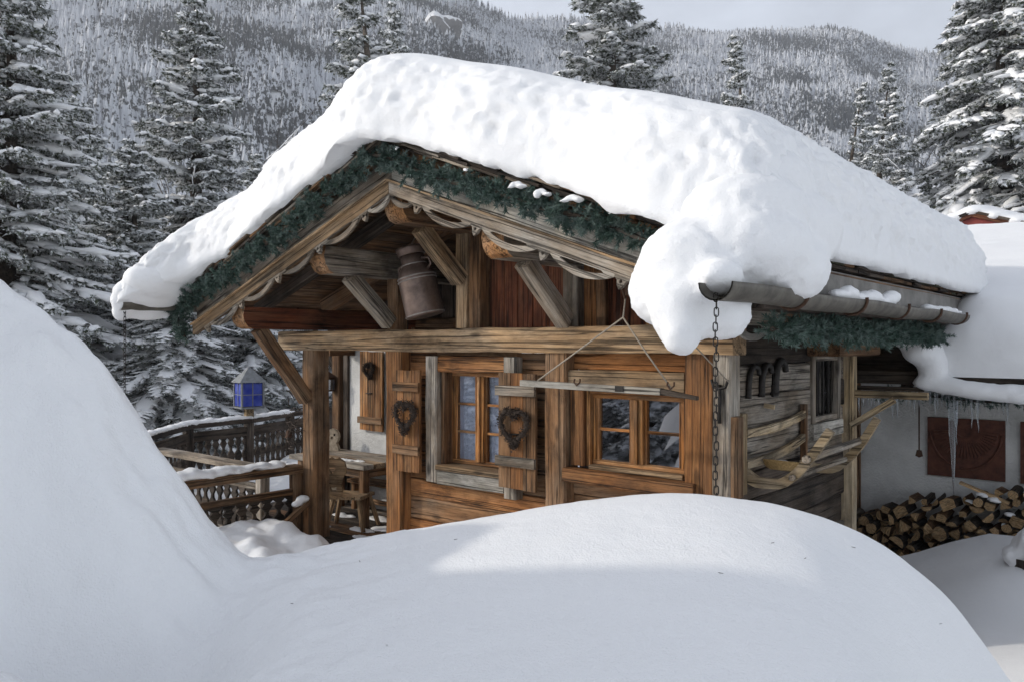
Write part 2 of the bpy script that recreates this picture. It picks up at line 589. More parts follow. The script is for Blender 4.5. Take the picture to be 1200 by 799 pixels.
def dup(o, M, parent=None, data_copy=False):
    """copy of a thing (root) with copies of its parts and sub-parts; M moves the root"""
    c = o.copy(); col.objects.link(c)
    if parent is not None:
        c.parent = parent
    if M is not None:
        c.matrix_basis = M
        MW[c] = M.copy()
    for ch in list(o.children):
        dup(ch, None, c)
    return c
# ================================================================== terrain
def to_rd(x, y):
    dx, dy = x - CAM.x, y - CAM.y
    return dx * RGT[0] + dy * RGT[1], dx * FWD[0] + dy * FWD[1]
def from_rd(r, d):
    return CAM.x + r * RGT[0] + d * FWD[0], CAM.y + r * RGT[1] + d * FWD[1]
def sstep(a, b, x):
    t = np.clip((x - a) / (b - a), 0, 1)
    return t * t * (3 - 2 * t)

def ground_z(x, y):
    """the snow-covered ground round the chalet"""
    x = np.asarray(x, float); y = np.asarray(y, float)
    P = np.stack([x.ravel(), y.ravel(), np.zeros(x.size)], 1)
    z = 0.02 + 0.10 * vnoise(P, 0.45, 3, 3).reshape(x.shape)
    r, d = to_rd(x, y)
    away = np.hypot(x + 1.5, y - 2)
    z = z - 1.6 * sstep(9, 26, away) * sstep(4, -6, r)             # falls away on the left
    z = z + 0.22 * np.exp(-(((x - 1.5) / 0.8) ** 2 + ((y - 2.5) / 0.5) ** 2)) + 0.30 * sstep(0.1, 1.5, x) * sstep(3.6, 3.0, y) * sstep(-3.5, -1.5, y)
    z = z + 0.25 * np.exp(-(((x - 2.3) / 0.7) ** 2 + ((y - 0.6) / 0.9) ** 2))
    z = z + 0.36 * np.exp(-(((x - 0.9) / 0.8) ** 2 + ((y - 3.1) / 0.36) ** 2))
    z = z - 6.0 * sstep(30, 95, d)                                 # down to the valley
    return z

n = 220
u = np.linspace(-1, 1, n)
u = np.sign(u) * np.abs(u) ** 2.0 * 130
gx, gy = np.meshgrid(u - 1.0, np.where(u < 0, u * .5, u) + 1.0, indexing='ij')
V = np.stack([gx.ravel(), gy.ravel(), ground_z(gx, gy).ravel()], 1)
o = link(bpy.data.objects.new('ground', np_mesh('ground', V, grid_faces(n, n), 'snow', smooth=True)))
tag(o, 'snow covered ground around the chalet', None, kind='structure')

# foreground drift: a long rounded snow bank with a taller drift at its left end
rk = np.array([-9, -4.2, -3.4, -2.7, -2.2, -1.8, -1.617, -1.41, -1.2, -1.05, -0.9, -0.6, -0.12, 0.3, 0.6, 0.9, 1.2, 1.5, 1.75, 2.0, 2.4, 3.2, 4])
zk = np.array([0.0, 0.2, 1.00, 2.45, 2.57, 2.37, 2.235, 2.04, 1.745, 1.545, 1.405, 1.430, 1.525, 1.59, 1.611, 1.59, 1.50, 1.29, 0.97, 0.60, 0.30, 0.10, 0.0])
def pchip(xk, yk, x):
    h = np.diff(xk); dl = np.diff(yk) / h
    m = np.zeros_like(yk); m[0] = dl[0]; m[-1] = dl[-1]
    for i in range(1, len(xk) - 1):
        if dl[i - 1] * dl[i] > 0:
            w1 = 2 * h[i] + h[i - 1]; w2 = h[i] + 2 * h[i - 1]
            m[i] = (w1 + w2) / (w1 / dl[i - 1] + w2 / dl[i])
    i = np.clip(np.searchsorted(xk, x) - 1, 0, len(xk) - 2)
    t = (x - xk[i]) / h[i]
    return ((1 + 2 * t) * (1 - t) ** 2 * yk[i] + t * (1 - t) ** 2 * h[i] * m[i] + t * t * (3 - 2 * t) * yk[i + 1] + t * t * (t - 1) * h[i] * m[i + 1])
def drift_z(r, d):
    pz = pchip(rk, zk, np.clip(np.where(r < -.4, r * 2.8 / np.maximum(d, 2.8), r * (1 + sstep(.5, 1.1, r) * (2.8 / np.clip(d, .9, 2.8) - 1))), -9, 4))
    dr = 2.8
    e = d - dr
    near = -0.155 * np.maximum(-e - 0.05, 0) ** 1.5
    far = -0.62 * np.maximum(e, 0) ** 2.0
    leftfar = sstep(-0.9, -2.0, r)
    far = far * (1 + 3.2 * leftfar)
    z = pz + near + far
    # the left drift stands up as a steep bulging wall towards the viewer
    lw = sstep(-0.55, -1.35, r)
    u_ = np.maximum(2.8 - d, 0)
    wall = pz - 0.62 * u_ - 1.1 * u_ ** 2 + 0.05 * np.sin(r * 9 + d * 5) * np.clip(u_ * 3, 0, 1)
    fl = 0.72 + 0.10 * np.cos(r * 3.0)
    wall = 0.5 * (wall + fl + np.sqrt((wall - fl) ** 2 + .02))
    z = np.where(d < 2.8, z * (1 - lw) + np.minimum(z, wall) * lw, z)
    z = z + 3.4 * np.exp(-(((r + 2.7) / 0.62) ** 2 + (np.abs(d - 0.9) / 1.4) ** 6))       # unseen hump added beside the viewer to shade the near snow
    # lobes of the left drift
    z = z - 0.12 * np.exp(-(((r + 1.42) / 0.16) ** 2 + ((d - 2.30) / 0.20) ** 2))
    for (rc, dc, ra, da, zb, h) in ((-1.17, 1.72, .22, .30, .98, .46),):
        q = ((r - rc) / ra) ** 2 + ((d - dc) / da) ** 2
        lobe = np.where(q < 1, zb + h * np.sqrt(np.clip(1 - q, 0, 1)), -9)
        z = np.where(lobe > z - .2, 0.5 * (z + lobe + np.sqrt((z - lobe) ** 2 + .0012)), z)
    P = np.stack([r.ravel(), d.ravel(), np.zeros(r.size)], 1)
    z = z + (0.026 * vnoise(P, 2.0, 5, 3) + 0.013 * vnoise(P * np.array([1.0, 1.8, 1]), 7, 6, 3, .6) - 0.006 * np.abs(vnoise(P, 13, 9, 2, .5))).reshape(r.shape) * (0.18 + 2.0 * sstep(-0.1, -1.3, r))
    return z
rr = np.concatenate([np.linspace(-8, -3, 40)[:-1], np.linspace(-3, 2.3, 330)[:-1], np.linspace(2.3, 3.9, 30)])
dd = np.concatenate([np.linspace(-3, 0.3, 30)[:-1], np.linspace(0.3, 3.4, 200)[:-1], np.linspace(3.4, 6.4, 60)])
R_, D_ = np.meshgrid(rr, dd, indexing='ij')
zz = drift_z(R_, D_)
edge = np.minimum.reduce([sstep(-8, -7, R_), sstep(3.9, 3.2, R_), sstep(-3, -2.2, D_), sstep(6.4, 5.4, D_)])
zz = np.maximum(zz, -0.35) * edge - 0.5 * (1 - edge)
xx, yy = from_rd(R_, D_)
V = np.stack([xx.ravel(), yy.ravel(), zz.ravel()], 1)
F = grid_faces(len(rr), len(dd))
o = link(bpy.data.objects.new('snow_bank', np_mesh('snow_bank', V, F, 'snow', smooth=True)))
tag(o, 'wide smooth snow bank filling the foreground below the chalet', None, kind='structure')

# ---- hills: one slope of forest beyond the valley
px_k = np.array([-900, -300, 0, 300, 480, 560, 590, 613, 661, 720, 770, 800, 850, 900, 970, 1003, 1050, 1114, 1200, 1400, 1800, 2600])
yk_ = np.array([-60, -170, -150, -95, -42, -6, 8, 17, 17, 24, 31, 27, 32, 29, 26, 32, 46, 59, 70, 40, 90, 120.])
def hill(az, s):
    """az: slope r/d, s: 0 valley .. 1 ridge .. 1.25 behind"""
    px = 600 + 935 * az
    yy_ = np.interp(px, px_k, yk_)
    D0 = 520 + 160 * sstep(560, 820, px)
    d = 95 + (D0 - 95) * s
    zr = 2.15 + (403 - yy_) / 935 * D0 - 9.0
    prof = np.where(s <= 1, 0.30 * s + 0.70 * s ** 1.35, 1 - 0.9 * (s - 1))
    z = -9 + (zr + 9) * prof
    P = np.stack([az.ravel() * 420, d.ravel(), np.zeros(az.size)], 1)
    nb = vnoise(P, 1 / 70., 8, 4).reshape(az.shape)
    z = z + 13 * nb * np.clip(s * 2.5, 0, 1) * np.clip((1.02 - s) * 4, 0.0, 1)
    x, y = from_rd(az * d, d)
    return x, y, z, d, px
az = np.linspace(-0.92, 1.1, 220); ss = np.linspace(0, 1.3, 120)
A_, S_ = np.meshgrid(az, ss, indexing='ij')
hx, hy, hz_, _, _ = hill(A_, S_)
V = np.stack([hx.ravel(), hy.ravel(), hz_.ravel()], 1)
o = link(bpy.data.objects.new('hills', np_mesh('hills', V, grid_faces(len(az), len(ss)), 'snow', smooth=True)))
tag(o, 'steep snowy mountainside beyond the valley', None, kind='structure')

# forest on the hills: too many trees to count, one mass
NT = 68000
a_ = rng.uniform(-0.9, 1.05, NT); s_ = np.sqrt(rng.uniform(0.0, 1.0, NT)) * 1.0 + rng.uniform(0, 0.03, NT)
tx, ty, tz, td, tpx = hill(a_, s_)
Pn = np.stack([tx, ty, tz], 1)
gap = vnoise(Pn, 1 / 45., 21, 3) + 0.5 * vnoise(Pn, 1 / 16., 22, 2)
# open snowy clearings high on the left flank
clear = np.exp(-(((tpx - 90) / 90) ** 2 + ((s_ - 0.86) / 0.10) ** 2)) + 0.5 * np.exp(-(((tpx - 40) / 110) ** 2 + ((s_ - 0.7) / 0.08) ** 2))
keep = gap < 0.80 - 1.15 * clear
tx, ty, tz = tx[keep], ty[keep], tz[keep]
NT = len(tx)
hgt = rng.uniform(5.0, 10.5, NT) * (1 + .35 * vnoise(np.stack([tx, ty, tz], 1), 1 / 60., 23, 2)) * (0.85 + 0.3 * rng.random(NT)); rad = hgt * rng.uniform(0.14, 0.20, NT)
k = 5
vs_, fs_ = [], []
tiers = [(0.05, 0.68, 1.0), (0.42, 1.0, 0.62)]
base = 0
for (z0, z1, rs) in tiers:
    ang = np.linspace(0, 2 * np.pi, k, endpoint=False)[None, :] + rng.uniform(0, 6.3, NT)[:, None]
    ra = rad[:, None] * rs * rng.uniform(0.55, 1.25, (NT, k))
    ring = np.stack([tx[:, None] + ra * np.cos(ang), ty[:, None] + ra * np.sin(ang), tz[:, None] + (z0 + rng.uniform(-.05, .05, (NT, k))) * hgt[:, None]], 2)
    tip = np.stack([tx, ty, tz + z1 * hgt], 1)[:, None, :]
    blk = np.concatenate([ring, tip], 1)            # NT, k+1, 3
    vs_.append(blk.reshape(-1, 3))
    idx = base + np.arange(NT)[:, None] * (k + 1)
    for q in range(k):
        fs_.append(np.stack([idx[:, 0] + q, idx[:, 0] + (q + 1) % k, idx[:, 0] + k], 1))
    base += NT * (k + 1)
o = link(bpy.data.objects.new('forest', np_mesh('forest', np.concatenate(vs_), np.concatenate(fs_), 'far_forest')))
tag(o, 'frosted conifer forest covering the whole mountainside', 'forest', kind='stuff')

# a rock outcrop showing through the forest
def rock(name, az0, s0, sx, sz, label):
    x, y, z, d, _ = hill(np.array([az0]), np.array([s0]))
    bm = bmesh.new(); bmesh.ops.create_icosphere(bm, subdivisions=4, radius=1.0)
    V = np.array([v.co[:] for v in bm.verts]); F = np.array([[v.index for v in f.verts] for f in bm.faces]); bm.free()
    V = V * (1 + 0.45 * vnoise(V, 1.3, 31, 4)[:, None]) * np.array([sx, sx * .6, sz])
    V = V @ np.array([[RGT[0], RGT[1], 0], [FWD[0], FWD[1], 0], [0, 0, 1]])
    nrm = vert_normals(V, F)
    fz = nrm[F].mean(1)[:, 2]
    V = V + np.array([x[0], y[0], z[0] + sz * .5])
    o = link(bpy.data.objects.new(name, np_mesh(name, V, F, ['rock', 'snow'], (fz > 0.45).astype(int))))
    tag(o, label, 'rock')
rock('rock_outcrop', (512 - 600) / 935, 0.70, 11, 9, 'bare grey rock outcrop topped with snow on the forested mountainside')

# lumpy snow pile by the terrace steps and lumps of snow
def blob_snow(name, balls, voxel, label, cat, smooth=6, amp=0.02, nsc=6.0, kind=None, parent=None, mat='snow', group=None, extra=None, seed=41, flatz=None):
    bm = bmesh.new()
    for b in balls:
        c_, r_ = b[0], b[1]
        M = Matrix.Translation(c_)
        if len(b) > 2:
            M = M @ b[2]
        sc = Matrix.Diagonal((*r_, 1)) if isinstance(r_, tuple) else Matrix.Diagonal((r_, r_, r_, 1))
        bmesh.ops.create_icosphere(bm, subdivisions=3, radius=1.0, matrix=M @ sc)
    me = bpy.data.meshes.new(name); bm.to_mesh(me); bm.free()
    t = bpy.data.objects.new(name, me); col.objects.link(t)
    m1 = t.modifiers.new('r', 'REMESH'); m1.mode = 'VOXEL'; m1.voxel_size = voxel
    m2 = t.modifiers.new('s', 'SMOOTH'); m2.iterations = smooth; m2.factor = 0.5
    dg = bpy.context.evaluated_depsgraph_get()
    ev = t.evaluated_get(dg); em = bpy.data.meshes.new_from_object(ev)
    bpy.data.objects.remove(t); bpy.data.meshes.remove(me)
    nv = len(em.vertices); V = np.empty(nv * 3, np.float32); em.vertices.foreach_get('co', V); V = V.reshape(-1, 3).astype(float)
    N = np.empty(nv * 3, np.float32); em.vertex_normals.foreach_get('vector', N); N = N.reshape(-1, 3)
    dsp = amp * vnoise(V, nsc, seed, 4, 0.55)
    if extra is not None:
        dsp = dsp + extra(V, N)
    V = V + N * dsp[:, None]
    em.vertices.foreach_set('co', V.astype(np.float32).ravel())
    em.materials.clear(); em.materials.append(MATS[mat])
    em.polygons.foreach_set('use_smooth', np.ones(len(em.polygons), bool))
    em.update(); em.name = name
    o = link(bpy.data.objects.new(name, em), parent)
    if label:
        tag(o, label, cat, group, kind)
    return o
def P3(r, d, z):
    x, y = from_rd(r, d)
    return Vector((x, y, z))
blob_snow('snow_pile', [(P3(-2.25, 6.9, 0.18), (.60, .5, .43)), (P3(-2.0, 6.6, 0.22), (.3, .3, .28)), (P3(-1.80, 6.8, 0.14), (.42, .42, .34)), (P3(-2.45, 6.6, .36), (.22, .22, .2)), (P3(-2.7, 6.7, 0.05), (.6, .5, .45)), (P3(-2.1, 7.0, 0.36), (.16, .16, .14)),
          (P3(-1.62, 6.75, 0.10), (.2, .2, .2)), (P3(-2.2, 6.6, 0.0), (.9, .7, .3))], 0.035,
          'lumpy pile of shovelled snow in front of the terrace railing', 'snow pile', 3, 0.075, 3.6)
# a few fallen needles and bits of bark on the near snow
g_ = np.random.default_rng(77)
nd_ = MB()
for i in range(14):
    r0, d0 = g_.uniform(-1.2, 1.4), g_.uniform(1.55, 2.9)
    z0 = float(drift_z(np.array([r0]), np.array([d0]))[0]) + .0015
    a0 = g_.uniform(0, 6.28); L0 = g_.uniform(.006, .020)
    p_ = P3(r0, d0, z0); q_ = Vector((math.cos(a0) * L0, math.sin(a0) * L0, g_.uniform(-.001, .003)))
    nd_.tube([p_ - q_ * .5, p_ + q_ * .5], [.0011, .0007], 3)
tag(nd_.build('fallen_needles', 'twig'), 'tiny fallen needles and bark bits scattered on the near snow', 'needles', kind='stuff')
# ================================================================== the chalet
RX = -2.13            # ridge line x
SL = 0.36             # roof pitch (rise per metre)
def roof(x, top=3.60):
    return top - SL * abs(x - RX)
CH = thing('chalet', (-2.1, 1.2, 0.0), 'small old timber alpine chalet with carved bargeboards under deep roof snow', 'chalet')

# ---- posts of the front
board('post', -4.30, -4.11, -0.08, 0.11, 0.28, 2.09, 'wood_brown', CH, 'z', seg=5)
board('post', -3.12, -2.92, -0.06, 0.12, 0.30, 2.088, 'wood_orange', CH, 'z', seg=5)
board('post', -1.375, -1.185, -0.055, 0.12, 0.30, 2.088, 'wood_brown', CH, 'z', seg=5)
board('corner_post', -0.055, 0.065, -0.05, 0.10, 0.20, 2.09, 'wood_grey', CH, 'z', seg=5)
board('corner_board', -0.255, -0.062, -0.03, 0.03, 0.25, 2.088, 'wood_orange', CH, 'z', seg=4)
# ---- tie beam made of two stacked timbers
timber('tie_beam', (-4.68, 0.01, 2.182), (0.10, 0.01, 2.18), 0.20, 0.185, 'wood_tan', CH, seg=12, jit=0.03, cham=0.06)
# ---- wall planks of the front, course by course
def courses(x0, x1, z0, z1, mat, hs=(0.17, 0.23), y=0.05, th=0.05, name='plank'):
    z = z0
    while z < z1 - 0.01:
        h = random.uniform(*hs)
        if z + h > z1 - 0.07:
            h = z1 - z
        yo = random.uniform(-0.008, 0.008)
        board(name, x0, x1, y + yo, y + th + yo, z + 0.003, z + h - 0.003, mat if isinstance(mat, str) else random.choice(mat), CH, 'x', seg=4, jit=0.04, cham=0.12)
        z += h
courses(-2.915, -1.38, 0.30, 1.0, ['wood_orange', 'wood_orange', 'wood_brown'])
courses(-2.915, -2.60, 1.0, 2.085, 'wood_orange')
courses(-1.72, -1.38, 1.0, 2.085, 'wood_brown')
courses(-1.18, -0.26, 0.25, 1.20, ['wood_brown', 'wood_orange'])
board('lintel', -1.18, -0.26, -0.025, 0.08, 1.825, 1.965, 'wood_tan', CH, 'x', seg=5)
board('plank', -1.18, -0.26, 0.05, 0.10, 1.968, 2.085, 'wood_orange', CH, 'x', seg=4)
board('plank', -2.60, -1.72, 0.06, 0.11, 2.055, 2.087, 'wood_brown', CH, 'x', seg=3)

# ---- tall window
board('window_jamb', -2.645, -2.515, -0.035, 0.10, 1.01, 2.05, 'wood_grey', CH, 'z', seg=5)
board('window_jamb', -1.790, -1.665, -0.035, 0.10, 0.97, 2.05, 'wood_grey', CH, 'z', seg=5)
board('window_lintel', -2.512, -1.793, -0.02, 0.12, 1.925, 2.052, 'wood_orange', CH, 'x', seg=4)
board('window_apron', -2.512, -1.793, -0.03, 0.06, 1.0, 1.115, 'wood_silver', CH, 'x', seg=4)
board('window_sill', -2.510, -1.795, -0.05, 0.16, 1.118, 1.16, 'wood_tan', CH, 'x', seg=4)
board('reveal', -2.513, -2.47, 0.02, 0.20, 1.162, 1.923, 'wood_brown', CH, 'z')
board('reveal', -1.835, -1.792, 0.02, 0.20, 1.162, 1.923, 'wood_honey', CH, 'z')

def window(x0, x1, z0, z1, yf, nbars, fr=0.035, mull=0.045, curtain=True, mat='wood_honey', bars=0.02):
    """two casements side by side with horizontal glazing bars; a Y-facing window"""
    W = bpy.data.objects.new('window', None)
    link(W, CH, Matrix.Translation(((x0 + x1) / 2, yf, z0)))
    xm = (x0 + x1) / 2
    y0, y1 = yf, yf + 0.05
    board('frame', x0, x1, y0, y1, z1 - fr, z1, mat, W, 'x')
    board('frame', x0, x1, y0, y1, z0, z0 + fr, mat, W, 'x')
    board('frame', x0, x0 + fr, y0, y1, z0 + fr, z1 - fr, mat, W, 'z')
    board('frame', x1 - fr, x1, y0, y1, z0 + fr, z1 - fr, mat, W, 'z')
    board('mullion', xm - mull, xm + mull, y0 - 0.012, y1 - 0.004, z0 + fr, z1 - fr, mat, W, 'z')
    board('meeting_strip', xm - 0.012, xm + 0.012, y0 - 0.028, y0 - 0.013, z0 + fr, z1 - fr, mat, W, 'z')
    for (a, b) in ((x0 + fr, xm - mull), (xm + mull, x1 - fr)):
        cf = 0.02
        board('casement_stile', a, a + cf, y0 + .008, y1 - .01, z0 + fr, z1 - fr, mat, W, 'z')
        board('casement_stile', b - cf, b, y0 + .008, y1 - .01, z0 + fr, z1 - fr, mat, W, 'z')
        n = nbars + 1
        hh = (z1 - z0 - 2 * fr)
        for i in range(1, n):
            z = z0 + fr + hh * i / n
            board('glazing_bar', a + cf, b - cf, y0 + .012, y1 - .014, z - bars / 2, z + bars / 2, mat, W, 'x')
        for i in range(n):
            za = z0 + fr + hh * i / n + (bars / 2 if i else 0)
            zb = z0 + fr + hh * (i + 1) / n - (bars / 2 if i < n - 1 else 0)
            tl = random.uniform(-.002, .002)
            MB().add([(a + cf, y0 + .028 + tl, za), (b - cf, y0 + .028 - tl, za), (b - cf, y0 + .028, zb), (a + cf, y0 + .028, zb)], [(0, 1, 2, 3)]).build('pane', 'glass', W, Matrix.Translation((a, y0, za)))
        if curtain:
            m = MB(); N = 26; vs = []
            for i in range(N + 1):
                t = i / N; x = a + t * (b - a) * 0.97
                yy_ = y0 + 0.050 + 0.010 * math.sin(t * 21 + a * 9) + 0.006 * math.sin(t * 47)
                vs += [(x, yy_, z0), (x, yy_, z1)]
            m.add(vs, [(2 * i, 2 * i + 2, 2 * i + 3, 2 * i + 1) for i in range(N)], 0, True)
            m.build('curtain', 'cloth', W)
    return W
window(-2.47, -1.835, 1.165, 1.922, 0.11, 2)
window(-1.02, -0.29, 1.30, 1.80, 0.055, 1, fr=0.032, mull=0.05, curtain=False)
# near-black boxes behind the panes: the unlit rooms' darkness is in their colour
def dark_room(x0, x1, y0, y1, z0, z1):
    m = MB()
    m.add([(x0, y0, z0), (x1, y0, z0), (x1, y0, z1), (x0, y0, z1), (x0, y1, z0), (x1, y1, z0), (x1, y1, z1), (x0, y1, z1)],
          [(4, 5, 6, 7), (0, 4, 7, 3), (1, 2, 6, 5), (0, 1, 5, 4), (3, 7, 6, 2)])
    m.build('dark_room_box', 'dark_inside', CH)
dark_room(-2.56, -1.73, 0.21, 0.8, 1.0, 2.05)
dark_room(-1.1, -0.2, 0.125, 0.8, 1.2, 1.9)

# ---- small window surround
board('window_jamb', -1.175, -1.055, -0.01, 0.10, 1.285, 1.822, 'wood_orange', CH, 'z', seg=4)
board('window_jamb', -1.052, -1.022, 0.02, 0.10, 1.285, 1.822, 'wood_honey', CH, 'z')
board('window_jamb', -0.285, -0.262, 0.02, 0.10, 1.285, 1.822, 'wood_honey', CH, 'z')
board('window_head', -1.02, -0.287, 0.02, 0.10, 1.803, 1.823, 'wood_orange', CH, 'x')
board('window_sill', -1.02, -0.287, 0.0, 0.10, 1.268, 1.298, 'wood_tan', CH, 'x')
board('window_apron', -1.195, -0.175, -0.075, 0.045, 1.165, 1.265, 'wood_orange', CH, 'x', seg=6, jit=0.06)

# ---- shutters
def shutter(x0, x1, y, z0, z1, battens, mat='wood_honey', bmat='wood_brown', hang=1, npl=3, bx=0.012):
    S = bpy.data.objects.new('shutter', None)
    link(S, CH, Matrix.Translation(((x0 + x1) / 2, y, z0)))
    xs = np.linspace(x0, x1, npl + 1)
    for i in range(npl):
        dz = random.uniform(-.006, .006)
        board('plank', xs[i] + .0015, xs[i + 1] - .0015, y, y + .026, z0 + dz, z1 + dz, mat if isinstance(mat, str) else mat[i % len(mat)], S, 'z', seg=4)
    for zb in battens:
        board('batten', x0 - bx, x1 + bx - .006, y - .026, y - .001, zb, zb + .075, bmat, S, 'x', seg=3)
    xh = x0 + (x1 - x0) * .45
    MB().tube([(xh - .05, y - .012, z0 + .47 * (z1 - z0)), (xh + .05, y - .012, z0 + .475 * (z1 - z0))], .006, 6).tube([(xh - .045, y, z0 + .47 * (z1 - z0)), (xh - .045, y - .014, z0 + .47 * (z1 - z0))], .005, 6).tube([(xh + .045, y, z0 + .475 * (z1 - z0)), (xh + .045, y - .014, z0 + .475 * (z1 - z0))], .005, 6).build('latch', 'iron', S)
    return S
s1 = shutter(-2.945, -2.650, -0.095, 1.075, 1.93, (1.225, 1.755), ['wood_orange', 'wood_honey', 'wood_orange'])
s2 = shutter(-1.785, -1.425, -0.095, 1.07, 1.935, (1.235, 1.765), ['wood_brown', 'wood_orange', 'wood_brown'], 'wood_grey')
s2['label'] = 'weathered grey brown shutter beside the tall window'

# ---- porch back wall, white plaster, with its own shutter
WY = 1.25
MB().box(-5.24, -2.95, WY, WY + 0.2, 0.2, 2.30).build('plaster_wall', 'stucco', CH)
s3 = shutter(-5.00, -4.61, WY - 0.05, 1.175, 2.065, (1.255,), 'wood_honey', 'wood_brown', npl=3)
s3['label'] = 'bright honey coloured shutter on the white porch wall'
board('wall_trim', -4.595, -4.55, WY - 0.02, WY - .003, 1.15, 2.08, 'wood_silver', CH, 'z')
board('wall_corner', -5.33, -5.243, WY - .03, WY + 0.2, 0.30, 2.28, 'wood_dark', CH, 'z', seg=4)
board('post', -5.52, -5.38, WY - .05, WY + .10, 0.30, 2.28, 'wood_brown', CH, 'z', seg=4)
timber('brace', (-5.50, WY + .02, 1.85), (-5.80, WY - .1, 2.30), 0.08, 0.08, 'wood_dark', CH)
timber('beam_end', (-5.19, WY - .005, 2.08), (-5.19, WY - .36, 2.08), 0.11, 0.12, 'wood_brown', CH)
# return wall of the front room, and the dark gable at the back of the porch
for i in range(10):
    z = 0.3 + i * 0.2
    board('plank', -2.99, -2.94, 0.13, WY - .003, z + .003, z + .197, 'wood_brown', CH, 'y')
x = -4.90
while x < -2.15:
    wd = random.uniform(.13, .18)
    if x + wd > -2.15: wd = -2.14 - x
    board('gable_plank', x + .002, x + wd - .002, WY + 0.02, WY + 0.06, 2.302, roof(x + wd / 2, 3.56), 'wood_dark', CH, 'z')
    x += wd
board('wall_plate', -5.30, -2.2, WY - .02, WY + .12, 2.305, 2.42, 'wood_brown', CH, 'x', seg=4)

# ---- gable above the tie beam: dark red planks between posts
x = -2.03
while x < -0.10:
    wd = random.uniform(.12, .17)
    b = min(x + wd, -0.08)
    board('gable_plank', x + .002, b - .002, 0.075 + random.uniform(-.004, .004), 0.11, 2.278, roof(b, 3.47), random.choice(['wood_red', 'wood_red', 'wood_orange', 'wood_red']), CH, 'z', seg=4, cham=.15)
    x += wd
board('gable_post', -2.285, -2.165, -0.045, 0.09, 2.277, 3.05, 'wood_tan', CH, 'z', seg=4)
board('gable_post', -2.155, -2.035, -0.03, 0.10, 2.277, 3.10, 'wood_brown', CH, 'z', seg=4)
board('gable_post', -1.235, -1.105, -0.02, 0.072, 2.277, 2.74, 'wood_grey', CH, 'z')
board('gable_post', -0.98, -0.90, 0.03, 0.072, 2.277, 2.86, 'wood_brown', CH, 'z')
board('gable_post', -3.12, -2.99, -0.04, 0.09, 2.277, 2.74, 'wood_brown', CH, 'z')
board('gable_post', -3.33, -3.25, 0.25, 0.34, 2.277, 2.95, 'wood_dark', CH, 'z')

# ---- purlins with rounded ends and their braces
def purlin(x, zb, ht, y0, y1, mat, wd=0.19):
    P = MB()
    M = frame((0, 1, 0), (0, 0, 1), (x, (y0 + y1) / 2, zb + ht / 2))
    # side outline with a bull-nosed lower front corner, extruded across
    pts = [(y0 + .10, zb), (y1, zb), (y1, zb + ht), (y0 + .02, zb + ht), (y0, zb + ht * .62), (y0 + .015, zb + ht * .32), (y0 + .05, zb + ht * .1)]
    Mp = Matrix(((0, 0, 1, x), (1, 0, 0, 0), (0, 1, 0, 0), (0, 0, 0, 1)))
    P.prism(pts, [], wd, Mp)
    for i, f in enumerate(P.f):
        pp = [Vector(P.v[q]) for q in f]
        if all(q.y < y0 + .11 for q in pp):
            P.m[i] = 1
    return P.build('purlin', [mat, 'wood_endgrain'], CH, M)
purlin(-2.15, 3.03, 0.20, -0.83, 0.9, 'wood_brown')
purlin(-3.05, 2.71, 0.215, -0.83, 1.24, 'wood_grey')
purlin(-1.20, 2.71, 0.215, -0.83, 0.06, 'wood_grey')
purlin(-4.20, 2.285, 0.19, -0.83, 1.24, 'wood_red')
purlin(0.0, 2.285, 0.19, -0.70, 2.25, 'wood_brown')
def brace(x, ya, za, yb, zb, mat, w=0.12):
    timber('brace', (x, ya, za), (x, yb, zb), w, 0.12, mat, CH, up=(0, -1, 0.5), seg=3)
brace(-2.22, -0.50, 3.03, -0.06, 2.66, 'wood_tan')
brace(-3.05, -0.50, 2.71, -0.07, 2.33, 'wood_grey')
brace(-1.20, -0.50, 2.71, -0.04, 2.31, 'wood_grey')
brace(-4.20, -0.62, 2.29, -0.10, 1.62, 'wood_brown')
# inner rafters seen from below
for yq in (0.45,):
    for sgn in (-1, 1):
        x1 = RX + sgn * 2.5
        timber('rafter', (RX, yq, roof(RX, 3.44)), (x1, yq, roof(x1, 3.44)), 0.13, 0.13, 'wood_brown', CH, seg=5)
timber('rafter', (RX - .05, -0.30, 3.40), (-4.7, -0.30, roof(-4.7, 3.41)), 0.09, 0.10, 'wood_dark', CH)
timber('rafter', (RX + .05, -0.30, 3.40), (0.45, -0.30, roof(0.45, 3.41)), 0.09, 0.10, 'wood_dark', CH)

